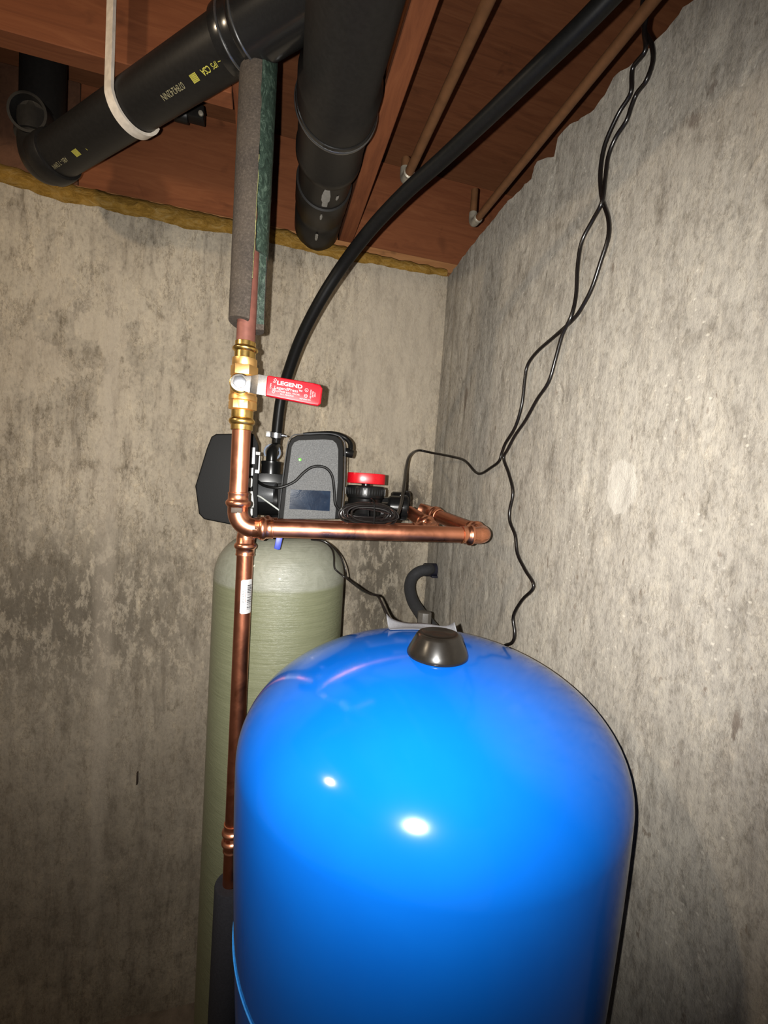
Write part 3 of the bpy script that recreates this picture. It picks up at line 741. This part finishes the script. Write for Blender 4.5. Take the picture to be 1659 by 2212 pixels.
for j in range(70):
    z = zb + .105 + (zt - .02 - zb - .105) * j / 69; wv = noise.noise(V((z * 45, 1, 2)))
    a0 = math.radians(22 + 7 * wv - 10 * min(1, j / 40)); a1 = math.radians(96 + 4 * noise.noise(V((z * 60, 3, 0))))
    rows.append(mb.ring([V(fpt(ro + .0010 + .0007 * noise.noise(V((z * 90, k, 0))), a0 + (a1 - a0) * k / 8, z)) for k in range(9)] + [V(fpt(ro - .0030, a0 + (a1 - a0) * k / 8, z)) for k in (8, 4, 0)]))
for a, b in zip(rows, rows[1:]): mb.bridge(a, b)
mb.f += [tuple(reversed(rows[0])), tuple(rows[-1])]
mb.build('slit_film', M['green_film'], fs)['label'] = 'green film flap lapped over the closed part of the slit'
slit_face('glue_line', M['glue_edge'], 1, zb + .062, zb + .24, ro - .005, ro + .0006, .0008)['label'] = 'torn yellow film edge along the slit'

bv = thing('ball_valve', 'brass press ball valve with a red lever handle reading LEGEND', 'valve', (sx_, sy_, FT.z))
zz = lambda py: interp(ZT, py)
mb = MB()
prof = [(.0148, zz(738)), (.0158, zz(739)), (.0158, zz(748)), (.0178, zz(750)), (.0194, zz(753)), (.0194, zz(756)), (.0176, zz(759)), (.0160, zz(761)), (.0160, zz(774)), (.0140, zz(775))]
mb.lathe(prof, (sx_, sy_, 0), n=36); mb.build('press_end', M['brass'], bv, sharp=45); mb = MB()
prof = [(.014, zz(886)), (.0166, zz(887)), (.0166, zz(903)), (.0182, zz(905)), (.0200, zz(909)), (.0200, zz(913)), (.0182, zz(917)), (.0166, zz(919)), (.0166, zz(929)), (.0148, zz(930))]
mb.lathe(prof, (sx_, sy_, 0), n=36); mb.build('press_end', M['brass'], bv, sharp=45)
mb = MB()
prof = [(.014, zz(775)), (.0186, zz(775.5)), (.0188, zz(789)), (.0180, zz(791)), (.0180, zz(812)), (.0196, zz(816)), (.0200, zz(826)), (.0200, zz(846)), (.0198, zz(853)), (.0215, zz(856)), (.0215, zz(866)), (.0196, zz(868)), (.0190, zz(885)), (.014, zz(887))]
mb.lathe(prof, (sx_, sy_, 0), n=40); mb.build('valve_body', M['brass_matt'], bv, sharp=40)
mb = MB(); mb.hexa((sx_, sy_, zz(812)), (0, 0, 1), .0210, zz(791) - zz(812), 6, math.radians(22)); mb.build('hex_collar', M['brass_matt'], bv, bevel=.0008)
mb = MB(); mb.hexa((sx_, sy_, zz(885)), (0, 0, 1), .0218, zz(868) - zz(885), 6, math.radians(22)); mb.build('hex_collar', M['brass_matt'], bv, bevel=.0008)
# stem, lever plate and grip: lever lies across, slightly down to the right
sc0 = V((-0.0461, 0.7000, 1.6913))
mb = MB(); mb.lathe([(.0145, 0), (.0150, .001), (.0150, .018), (.0135, .019), (.0125, .0195)], sc0 + V((0, .022, 0)), (0, -1, 0), 32); mb.build('stem_collar', M['brass'], bv)
lx = V((1, 0, -.055)).normalized(); lz = V((.055, 0, 1)).normalized(); ly = V((0, -1, 0))
def LP(a, b, c): return sc0 + lx * a + ly * c + lz * b
mb = MB()
mb.prism([LP(.0135 * math.cos(math.radians(60 + 240 * k / 12)) , .0125 * math.sin(math.radians(60 + 240 * k / 12)), .0) for k in range(13)] + [LP(.016, -.0125, 0), LP(.016, .0125, 0)], ly * .0025)
mb.prism([LP(.015, -.0125, 0), LP(.015, .0125, 0), LP(.026, .0145, .010), LP(.026, -.0145, .010)], ly * .0025)
mb.prism([LP(.0255, -.0145, .0098), LP(.0255, .0145, .0098), LP(.050, .0145, .010), LP(.050, -.0145, .010)], ly * .0025)
lv = mb.build('lever', M['zinc'], bv, bevel=.0004)
lv['label'] = 'plain steel lever plate'
mb = MB(); mb.hexa(LP(0, 0, .0026), ly, .0098, .0060, 6, math.radians(15)); mb.build('stem_nut', M['chrome'], bv, bevel=.0007)['label'] = 'shiny hexagonal stem nut'
mb = MB(); g = [LP(.038, -.0150, .0055), LP(.105, -.0172, .0055), LP(.116, -.0172, .0055), LP(.1205, -.0135, .0055), LP(.1205, .0095, .0055), LP(.116, .0150, .0055), LP(.105, .0155, .0055), LP(.038, .0148, .0055)]
mb.prism(g, ly * .0105); gp = mb.build('grip', M['red_grip'], bv, bevel=.0030, seg=3); gp['label'] = 'red vinyl lever grip with white lettering'
def face(a, b): return lambda x, y: LP(a + x, b + y, .0163)
mb = MB(); add_text(mb, 'LEGEND', .0078, face(.0715, .0062), .00028, 1.28); mb.build('lettering', M['white_print'], gp)
mb = MB(); add_text(mb, 'LegendPress™', .0062, face(.0705, -.0010), .00002, 1.12)
add_text(mb, 'LEAD-FREE BALL VALVE', .0034, face(.0675, -.0060), 0, 1.12)
add_text(mb, 'PAT. PENDING', .0030, face(.0690, -.0095), 0, 1.0)
add_text(mb, 'NSF/ANSI 372', .0028, face(.0960, -.0112), 0, 1.0)
add_text(mb, 'c', .0036, face(.0968, .0028), 0, 1.0); add_text(mb, 'NSF', .0026, face(.0965, -.0058), 0, 1.0)
rot = lambda a, b: (lambda x, y: LP(a - y, b + x, .0163))
for k, tx in enumerate(('600 WOG', '200 PSI', '250 F')): add_text(mb, tx, .0031, rot(.1035 + k * .0032, -.0020), 0, 1.0)
add_text(mb, 'OPEN', .0030, rot(.0445, .0), 0, 1.0)
add_text(mb, 'ON', .0030, face(.0495, -.0040), 0, 1.0); add_text(mb, 'NO', .0030, face(.0495, .0062), 0, 1.0)
mb.build('lettering', M['white_print'], gp)
def circ(a, b, r, w_):
    o_ = mb.ring([LP(a + r * math.cos(2 * PI * k / 24), b + r * math.sin(2 * PI * k / 24), .0163) for k in range(24)])
    i_ = mb.ring([LP(a + (r - w_) * math.cos(2 * PI * k / 24), b + (r - w_) * math.sin(2 * PI * k / 24), .0163) for k in range(24)])
    mb.bridge(o_, i_)
for q in ((.0968, .0028, .0027, .0005), (.0965, -.0058, .0026, .0005)):
    mb = MB(); circ(*q); mb.build('emblem', M['white_print'], gp)
def diam(a, b, r, w_):
    o_ = mb.ring([LP(a + x * r, b + y * r, .0163) for x, y in ((1, 0), (0, 1), (-1, 0), (0, -1))])
    i_ = mb.ring([LP(a + x * (r - w_), b + y * (r - w_), .0163) for x, y in ((1, 0), (0, 1), (-1, 0), (0, -1))])
    mb.bridge(o_, i_)
for q in ((.0500, .0098, .0024, .0007), (.0492, -.0078, .0024, .0007)):
    mb = MB(); diam(*q); mb.build('emblem', M['white_print'], gp)

# ================================================================== BLACK POLY HOSE AND ITS CLAMP
ho = MB(); ho.tube(spline([(0.0153, 1.0224, 1.6431), (0.0158, 1.0187, 1.6714), (0.0206, 1.0105, 1.7314), (0.0334, 0.9843, 1.7870), (0.0529, 0.9461, 1.8463), (0.0823, 0.9002, 1.9064), (0.1171, 0.8524, 1.9604), (0.1560, 0.7821, 2.0016), (0.1948, 0.7110, 2.0278), (0.2303, 0.6454, 2.0435), (0.2642, 0.5696, 2.0564), (0.2910, 0.5060, 2.0669), (0.3137, 0.4538, 2.0763), (0.3305, 0.4136, 2.0861), (0.3452, 0.3738, 2.0951)], 8), .0115, 24)
tag(ho.build('poly_hose', M['hose'], sharp=60), 'black polyethylene hose curving from the valve up to the joists', 'hose')
cl = thing('hose_clamp', 'small steel clamp on the lower end of the black hose', 'clamp', (0.0139, 1.0212, 1.6511))
hc = V((0.0139, 1.0212, 1.6511)); hx = (V((0.0158, 1.0187, 1.6714)) - V((0.0153, 1.0224, 1.6431))).normalized()
mb = MB(); mb.lathe([(.0118, -.0055), (.0128, -.0055), (.0128, .0055), (.0118, .0055)], hc, hx, 28); mb.build('band', M['chrome'], cl)
mb = MB(); mb.box(hc + V((-.0165, -.006, .0005)), (.010, .009, .0125)); mb.build('screw_housing', M['zinc'], cl, bevel=.001)
mb = MB(); mb.lathe([(0, 0), (.0042, 0), (.0042, .004), (.0022, .005), (.0022, .011), (.0005, .013)], hc + V((.0125, -.006, 0)), (1, 0, -.05), 12); mb.build('screw', M['chrome'], cl)

# ================================================================== BLACK DRAIN PIPES UNDER THE JOISTS
d2 = thing('drain_pipe', 'fat black drain pipe with couplings running straight to the back wall', 'pipe', (.085, .8, 2.19))
def ax2(y): return V((.080 + .02 * (y - .7) / .6, y, 2.172 + .155 * (y - .7)))
A2 = (ax2(1.3) - ax2(.3)).normalized()
def seg2(name, mat, prof, y0):
    return MB().lathe(prof, ax2(y0), A2, 48).build(name, mat, d2, sharp=40)
seg2('wye_body', M['abs'], [(.055, -.9), (.0595, -.86), (.0595, -.085), (.0665, -.070), (.0665, -.004), (.060, -.002)], .79)
seg2('hub_lip', M['abs_gloss'], [(.0600, -.016), (.0682, -.014), (.0692, -.010), (.0692, -.002), (.0672, .000), (.0600, .001)], .79)
q = ax2(.785); U = A2.cross(V((0, 0, 1))).normalized(); W_ = A2.cross(U)
MB().tube([q + (U * math.cos(2 * PI * k / 56) + W_ * math.sin(2 * PI * k / 56)) * .0668 for k in range(57)], .0042, 12, False).build('hub_lip', M['abs_lip'], d2)
seg2('coupling', M['abs'], [(.058, .0), (.0628, .001), (.0628, .115), (.0655, .120), (.0655, .138), (.0630, .142), (.055, .142)], .791)
seg2('straight_pipe', M['abs'], [(.0570, 0), (.0572, .16)], .92)
seg2('coupling', M['abs'], [(.056, 0), (.0615, .001), (.0622, .006), (.0622, .10), (.0590, .106), (.0590, .140), (.0612, .144), (.0612, .262), (.059, .264), (.0, .264)], 1.035)
mb = MB(); b_ = ax2(.97)
def on2(y, a, lift):
    c = ax2(y); U = V((0, 0, -1)); U = (U - A2 * U.dot(A2)).normalized(); W_ = A2.cross(U); return c + (U * math.cos(a) + W_ * math.sin(a)) * lift
random.seed(5)
def blot(y0, y1, a0, a1, r):
    rows = []
    for i in range(9):
        y = y0 + (y1 - y0) * i / 8; w_ = (.5 + .5 * math.sin(PI * (i + .7) / 9.4)) * (.8 + .4 * random.random())
        m_ = (a0 + a1) / 2; h_ = (a1 - a0) / 2 * w_
        rows.append(mb.ring([on2(y, m_ - h_, r), on2(y, m_ - h_ * .4, r + .0004), on2(y, m_ + h_ * .5, r + .0004), on2(y, m_ + h_, r)]))
    for a, b in zip(rows, rows[1:]): mb.bridge(a, b, False)
for q in ((.945, 1.022, -.18, .10, .0576), (.975, .995, -.55, -.42, .0576), (1.17, 1.215, .0, .12, .0618), (1.05, 1.08, -.02, .06, .0626)):
    mb = MB(); blot(*q); mb.build('label_scrap', M['residue'], d2)['label'] = 'grey scrap of old label'

d1 = thing('drain_pipe', 'black drain pipe with yellow print held by a white hanger', 'pipe', (-.25, .87, 2.15))
P1a = V((-.4496, 1.0879, 2.1758)); P1b = V((.0690, .6030, 2.2106)); Q1 = .0392; K1 = Q1 / .0572; A1 = (P1b - P1a).normalized(); L1 = (P1b - P1a).length
MB().tube([P1a, P1a.lerp(P1b, .5), P1b], Q1, 48).build('straight_pipe', M['abs'], d1, sharp=40)
MB().lathe([(Q1, .498), (.0440, .500), (.0448, .506), (.0448, .520), (.0432, .523), (.0432, .534), (.0450, .536), (.0454, .546), (.0436, .549), (.0436, L1 - .01), (.03, L1 - .008)], P1a, A1, 48).build('hub', M['abs_gloss'], d1, sharp=40)
for sl in (.518, .544):
    q = P1a + A1 * sl; U = A1.cross(V((0, 0, 1))).normalized(); W_ = A1.cross(U)
    MB().tube([q + (U * math.cos(2 * PI * k / 48) + W_ * math.sin(2 * PI * k / 48)) * .0448 for k in range(49)], .0022, 10, False).build('hub_lip', M['abs_lip'], d1)
# left end: hub ring and elbow turning up between the joists
mb = MB(); mb.lathe([(Q1, .020), (.0436, .019), (.0450, .016), (.0456, .0), (.0450, -.018), (.0425, -.022)], P1a, A1, 48)
c_ = P1a - A1 * .050
mb.tube(arc(c_, P1a - A1 * .018, c_ + V((0, 0, .042)), 12) + [c_ + V((0, 0, .07))], .0412, 40)
mb.lathe([(.0410, .045), (.0455, .046), (.0458, .049), (.0458, .085), (.0410, .086)], c_, (0, 0, 1), 40)
mb.build('elbow', M['abs'], d1, sharp=40)
MB().tube([c_ + V((0, 0, .065)), c_ + V((0, 0, .38))], Q1, 32).build('upright', M['abs'], d1)
# clean-out boss facing the room
q_ = V((-.10, -.98, -.12)).normalized()
mb = MB(); mb.lathe([(.0, .036), (.028, .036), (.031, .050), (.036, .050), (.037, .030), (.037, .0)], c_ + V((0, 0, .075)), q_, 36); mb.build('clean_out', M['abs'], d1, sharp=40)
# printing on the underside
def on1(s, a, lift=.0004):
    U = (V((.0, .0, -1)) - A1 * A1.dot(V((0, 0, -1)))).normalized(); W_ = A1.cross(U)
    return P1a + A1 * s + (U * math.cos(a) + W_ * math.sin(a)) * (Q1 + lift)
PA = -1 * .37
def print1(mb, body, s0, size, sx=1.0, bold=0): add_text(mb, body, size, lambda x, y: on1(s0 - x, PA + y / Q1), bold, sx)
mb = MB(); print1(mb, '0784242NN', .387, .0130, .80); mb.build('print', M['print_faded'], d1)['label'] = 'faded yellow digits printed on the pipe'
mb = MB(); print1(mb, 'IIIIII', .438, .0145, .62, .0006); mb.build('print', M['print_yellow'], d1)['label'] = 'yellow printed bars on the pipe'
mb = MB(); print1(mb, 'CSA', .4636, .0120, .80, .0002); mb.build('print', M['print_yellow'], d1)
mb = MB(); print1(mb, '~ IPS', .4860, .0105, .9); mb.build('print', M['print_yellow'], d1)
mb = MB(); print1(mb, 'IIIIIII', .108, .0145, .62, .0006); mb.build('print', M['print_yellow'], d1)['label'] = 'yellow printed bars on the pipe'
mb = MB(); print1(mb, "'", .137, .014, 1.2); mb.build('print', M['print_yellow'], d1)
mb = MB(); print1(mb, 'ABS - 7 DWV', .050, .0110, .80); mb.build('print', M['print_faded'], d1)

# white hanger strap round the pipe
hs = .264; hc_ = P1a + A1 * hs
Nn = V((A1.y, -A1.x, 0)).normalized()                       # towards the room
U_ = V((0, 0, 1)); rr_ = .0425
pts = [hc_ + Nn * rr_ + V((0, 0, h)) for h in (.37, .25, .12, .05)]
# order: near side, down, under, far side
pts = pts[:4] + [hc_ + Nn * rr_ * math.cos(math.radians(k * 15)) + V((0, 0, -rr_ * math.sin(math.radians(k * 15)))) for k in range(0, 12)]
mb = MB(); mb.ribbon(spline(pts, 4), A1, .0190, .0050)
tag(mb.build('pipe_hanger', M['strap'], sharp=40), 'white plastic hook hanger strap under the printed black drain pipe', 'bracket')
# small black clip behind the printed pipe
mb = MB(); pc = V((-0.2110, 1.1613, 2.3830)); mb.box(pc, (.060, .026, .030)); mb.lathe([(.017, 0), (.017, .03), (0, .03)], pc + V((-.035, 0, -.008)), (1, 0, 0), 20)
pk = tag(mb.build('pipe_clip', M['abs'], bevel=.003), 'small black pipe clip tucked behind the printed drain pipe', 'bracket')
mb = MB(); mb.lathe([(0, .004), (.005, .003), (.006, 0)], pc + V((.024, -.015, -.006)), (0, -1, -.3), 12); mb.build('screw', M['solder'], pk)
mb = MB(); mb.tube([pc + V((0, .01, .01)), pc + V((.0, .03, .09)), pc + V((0, .03, .255))], .006, 10); mb.build('rod', M['abs'], pk)

# ================================================================== OLD COPPER TUBES IN THE JOIST BAY
def old_tube(label, x, z, y1, r, up):
    t_ = thing('copper_tube', label, 'pipe', (x, y1, z))
    MB().tube([(x, -.9, z), (x, .2, z), (x, y1 - .022, z)], r, 20).build('tube', M['tube_old'], t_)
    c = V((x, y1, z)); mb = MB(); mb.tube([c + V((0, -.030, 0))] + arc(c, c + V((0, -.018, 0)), c + V((0, 0, .018)), 8) + [c + V((0, 0, .030))], r * 1.16, 20)
    mb.lathe([(r, -.002), (r * 1.28, 0), (r * 1.30, .004), (r * 1.16, .006)], c + V((0, -.034, 0)), (0, 1, 0), 20)
    mb.build('elbow', M['solder'], t_, sharp=50)['label'] = 'dull soldered elbow'
    MB().tube([c + V((0, 0, .02)), c + V((0, 0, up))], r, 18).build('upright', M['tube_old'], t_)
old_tube('thin old copper tube hung in the joist bay left of the black hose end', .262, 2.228, .985, .0095, .05)
old_tube('thin old copper tube along the top of the right wall with a raised elbow', .462, 2.215, 1.055, .0085, .085)

# ================================================================== POWER CORDS ON THE RIGHT WALL
XW = .482
def cord(name, pts, r=.0034, n=8): return MB().tube(spline(pts, 5), r, n).build(name, M['cord'], sharp=60)
cA = thing('power_cord', 'black low voltage cord twisted down the right wall into the wire coil', 'cord', (0.4820, 0.8563, 1.6320))
a_pts = [(0.4700, 0.5102, 2.2427), (0.4750, 0.5374, 2.2371), (0.4780, 0.5499, 2.2138), (0.4800, 0.5466, 2.1820), (0.4820, 0.5702, 2.1794), (0.4860, 0.5738, 2.1541), (0.4880, 0.5811, 2.1476), (0.4860, 0.5973, 2.1365), (0.4840, 0.6181, 2.1075), (0.4860, 0.6262, 2.0750), (0.4880, 0.6233, 2.0411), (0.4890, 0.6168, 2.0198), (0.4860, 0.5983, 1.9849), (0.4840, 0.5921, 1.9531), (0.4840, 0.6039, 1.9235), (0.4860, 0.6206, 1.8921), (0.4870, 0.6385, 1.8723), (0.4880, 0.6626, 1.8563), (0.4870, 0.7091, 1.8421), (0.4860, 0.7621, 1.8279), (0.4860, 0.7921, 1.8091), (0.4860, 0.7975, 1.7786), (0.4870, 0.8025, 1.7337), (0.4880, 0.8221, 1.6926), (0.4880, 0.8559, 1.6621), (0.4890, 0.8701, 1.6423), (0.4880, 0.8775, 1.6245), (0.4870, 0.9068, 1.6121), (0.4860, 0.9683, 1.5983), (0.4800, 1.0328, 1.6304), (0.4700, 1.0871, 1.6428), (0.4400, 1.1713, 1.6563), (0.4050, 1.1859, 1.6607), (0.3453, 1.0736, 1.6356), (0.3136, 0.9971, 1.6007), (0.2843, 0.9094, 1.5614), (0.2569, 0.8317, 1.5238), (0.2300, 0.7652, 1.5028), (0.2165, 0.7529, 1.4965)]
ca_ = cord('cord_run', a_pts, .0033); ca_.parent = cA; ca_.matrix_parent_inverse = Matrix.Translation(-cA.location)
cB = [(0.4800, 0.5391, 2.2881), (0.4870, 0.5679, 2.2774), (0.4880, 0.5623, 2.2285), (0.4890, 0.5454, 2.1898), (0.4880, 0.5398, 2.1631), (0.4860, 0.5463, 2.1429), (0.4890, 0.5654, 2.1424), (0.4890, 0.5742, 2.1313), (0.4890, 0.5819, 2.1163), (0.4890, 0.6015, 2.1066), (0.4890, 0.6144, 2.0875), (0.4890, 0.6170, 2.0536), (0.4840, 0.6136, 2.0168), (0.4870, 0.6358, 2.0023), (0.4860, 0.6567, 1.9800), (0.4860, 0.6623, 1.9443), (0.4870, 0.6614, 1.8924), (0.4830, 0.6647, 1.8585), (0.4840, 0.6850, 1.8365), (0.4870, 0.7033, 1.7996), (0.4870, 0.7183, 1.7619), (0.4870, 0.7505, 1.7357), (0.4870, 0.7844, 1.7009), (0.4860, 0.8161, 1.6748), (0.4840, 0.8375, 1.6477), (0.4840, 0.8516, 1.6290), (0.4870, 0.8311, 1.5964), (0.4870, 0.8092, 1.5582), (0.4870, 0.8159, 1.5197), (0.4870, 0.8105, 1.4961), (0.4870, 0.7874, 1.4711), (0.4870, 0.7737, 1.4358), (0.4870, 0.7421, 1.4095), (0.4870, 0.7111, 1.3852), (0.4870, 0.7447, 1.3510), (0.4870, 0.7705, 1.3114), (0.4870, 0.7606, 1.2799), (0.4860, 0.7661, 1.2593), (0.4840, 0.7970, 1.2375), (0.4840, 0.8369, 1.1809), (0.4840, 0.8378, 1.0571)]
tag(cord('power_cord', cB, .0033), 'black low voltage cord running down the right wall behind the blue tank', 'cord')
# the tied coil lying on the copper pipes
cc = V((0.1764, 0.7640, 1.5029)); pts = []
def wob(t_, k): return noise.noise(V((t_ * .9, k, 0)))
for k in range(15 * 36 + 1):
    t_ = k / 36; a = 2 * PI * t_
    rx = .0515 - .030 * abs(wob(t_, 1.3)); rz = .0195 - .024 * abs(wob(t_, 5.7))
    ca, sa = math.cos(a), math.sin(a)
    x = rx * math.copysign(abs(ca) ** .8, ca); z = rz * math.copysign(abs(sa) ** .85, sa)
    tl = .7 * wob(t_, 9.1)
    pts.append(cc + V((x + .004 * wob(t_, 3.3), -.018 + .0025 * t_ + .006 * wob(t_ * 3, 7.7), z + tl * x * .25)))
MB().tube(pts, .0019, 7).build('cord_coil', M['cord'], cA)['label'] = 'flat oval coil of spare cord'
mb = MB(); mb.tube(spline([cc + V((.006, -.022, -.020)), cc + V((.005, -.024, 0)), cc + V((.004, -.020, .021)), cc + V((.004, .010, .024)), cc + V((.005, .022, .0)), cc + V((.006, .01, -.022)), cc + V((.006, -.022, -.020))], 5), .0013, 6); mb.build('cord_tie', M['cable'], cA)

# ================================================================== DRAIN HOSE INTO THE WALL, PVC STUB, PAPER, WIRES
dh = thing('drain_hose', 'charcoal drain hose bending out of a sleeve in the corner behind the tanks', 'hose', (0.5000, 1.2303, 1.3155))
MB().tube(spline([(.485, 1.224, (0.5000, 1.2303, 1.3155)[2]), (0.4639, 1.1982, 1.3212), (0.4309, 1.1880, 1.3147), (0.4089, 1.1774, 1.2980), (0.3971, 1.1534, 1.2757), (0.3930, 1.1117, 1.2528), (0.3952, 1.0584, 1.2367), (0.3999, 0.9941, 1.2233), (0.4127, 0.9272, 1.2010), (0.4331, 0.8884, 1.1617), (0.4319, 0.8767, 1.0400)], 7), .0158, 20).build('hose_run', M['hose_grey'], dh, sharp=60)
zq = (0.5000, 1.2303, 1.3155)[2]
mb = MB(); mb.lathe([(.015, 0), (.0195, 0), (.0200, .002), (.0200, .036), (.0195, .038)], (.463, 1.224, zq), (1, 0, 0), 20); mb.box((.492, 1.221, zq - .018), (.020, .034, .006))
mb.build('wall_sleeve', M['tape_dark'], dh, bevel=.001)['label'] = 'dark sealed sleeve in the wall'
pv = V((0.3326, 0.8597, 1.2776))
ps = thing('pvc_stub', 'brown grey plastic pipe stub with faceted collar behind the blue tank', 'pipe', (pv.x, pv.y, 0))
MB().tube([(pv.x, pv.y, .001), (pv.x, pv.y, .7), (pv.x, pv.y, pv.z)], .0115, 20).build('stub_pipe', M['pvc_grey'], ps)
mb = MB(); mb.hexa((pv.x, pv.y, pv.z - .04), (0, 0, 1), .0150, .058, 8, .2); mb.build('collar', M['pvc_grey'], ps, bevel=.0006)

mb = MB(); rows = []
far = [(0.1919, 0.6631, 1.3513), (0.2007, 0.6604, 1.3446), (0.2122, 0.6571, 1.3409), (0.2265, 0.6532, 1.3393), (0.2435, 0.6487, 1.3401), (0.2551, 0.6404, 1.3414), (0.2647, 0.6276, 1.3428), (0.2698, 0.6109, 1.3470), (0.2737, 0.5998, 1.3523), (0.2759, 0.5892, 1.3598)]
far = spline(far, 4)
for k, p in enumerate(far):
    row = []
    for q in range(7):
        s_ = q / 6; x = p.x; y = p.y - .030 * s_
        rd = math.hypot(x - TX, y - TY) / TR
        zd = TZ - TH + TH * max(0.0, 1 - min(rd, 1) ** TN) ** (1 / TE) + .0012
        zf = p.z
        row.append((x, y, max(zf + (zd - zf) * min(1, s_ * 1.6), zd)))
    rows.append(mb.ring(row))
for a, b in zip(rows, rows[1:]): mb.bridge(a, b, False)
o = mb.build('paper_sheet', M['paper'], sharp=80)
so = o.modifiers.new('thickness', 'SOLIDIFY'); so.thickness = .0006; so.offset = 1
tag(o, 'curled white paper sheet lying on top of the blue tank behind its cap', 'paper')

wp = [(0.0952, 0.9320, 1.4311), (0.1135, 0.9219, 1.4306), (0.1255, 0.9081, 1.4265), (0.1347, 0.8947, 1.4172), (0.1383, 0.8878, 1.4032), (0.1390, 0.8813, 1.3844), (0.1444, 0.8794, 1.3763), (0.1631, 0.8788, 1.3624), (0.1780, 0.8536, 1.3531), (0.1879, 0.8196, 1.3493), (0.1972, 0.7963, 1.3489), (0.2074, 0.7832, 1.3487), (0.2120, 0.7711, 1.3398), (0.2167, 0.7587, 1.3261), (0.2227, 0.7461, 1.3146), (0.2244, 0.7347, 1.3048), (0.2301, 0.7302, 1.2529)]
wq = [(0.0961, 0.9422, 1.4318), (0.1146, 0.9320, 1.4317), (0.1300, 0.9276, 1.4259), (0.1446, 0.9282, 1.4144), (0.1586, 0.9287, 1.3977), (0.1681, 0.9250, 1.3786), (0.1719, 0.9179, 1.3621), (0.1705, 0.8973, 1.3576), (0.1817, 0.8629, 1.3528), (0.1907, 0.8240, 1.3496), (0.1992, 0.8010, 1.3490), (0.2095, 0.7879, 1.3493), (0.2158, 0.7752, 1.3378), (0.2213, 0.7626, 1.3249), (0.2265, 0.7502, 1.3141), (0.2282, 0.7388, 1.3034), (0.2340, 0.7343, 1.2512)]
tag(cord('thin_wire', wp, .0015, 6), 'thin black wire draped over the green tank front and down to the right', 'cable')
tag(cord('thin_wire', wq, .0015, 6), 'thin black wire following the right shoulder of the green tank', 'cable')
mb = MB(); c = V((0.0258, 0.8779, 1.4287)); mb.prism([(0.0184, 0.8350, 1.4250), (0.0214, 0.8350, 1.4466), (0.0331, 0.8350, 1.4470), (0.0293, 0.8350, 1.4235), (0.0251, 0.8350, 1.4226)], (0, .006, 0))
tag(mb.build('blue_tag', M['blue_tag'], bevel=.001), 'small blue plastic tag hanging below the copper cross pipe', 'tag')
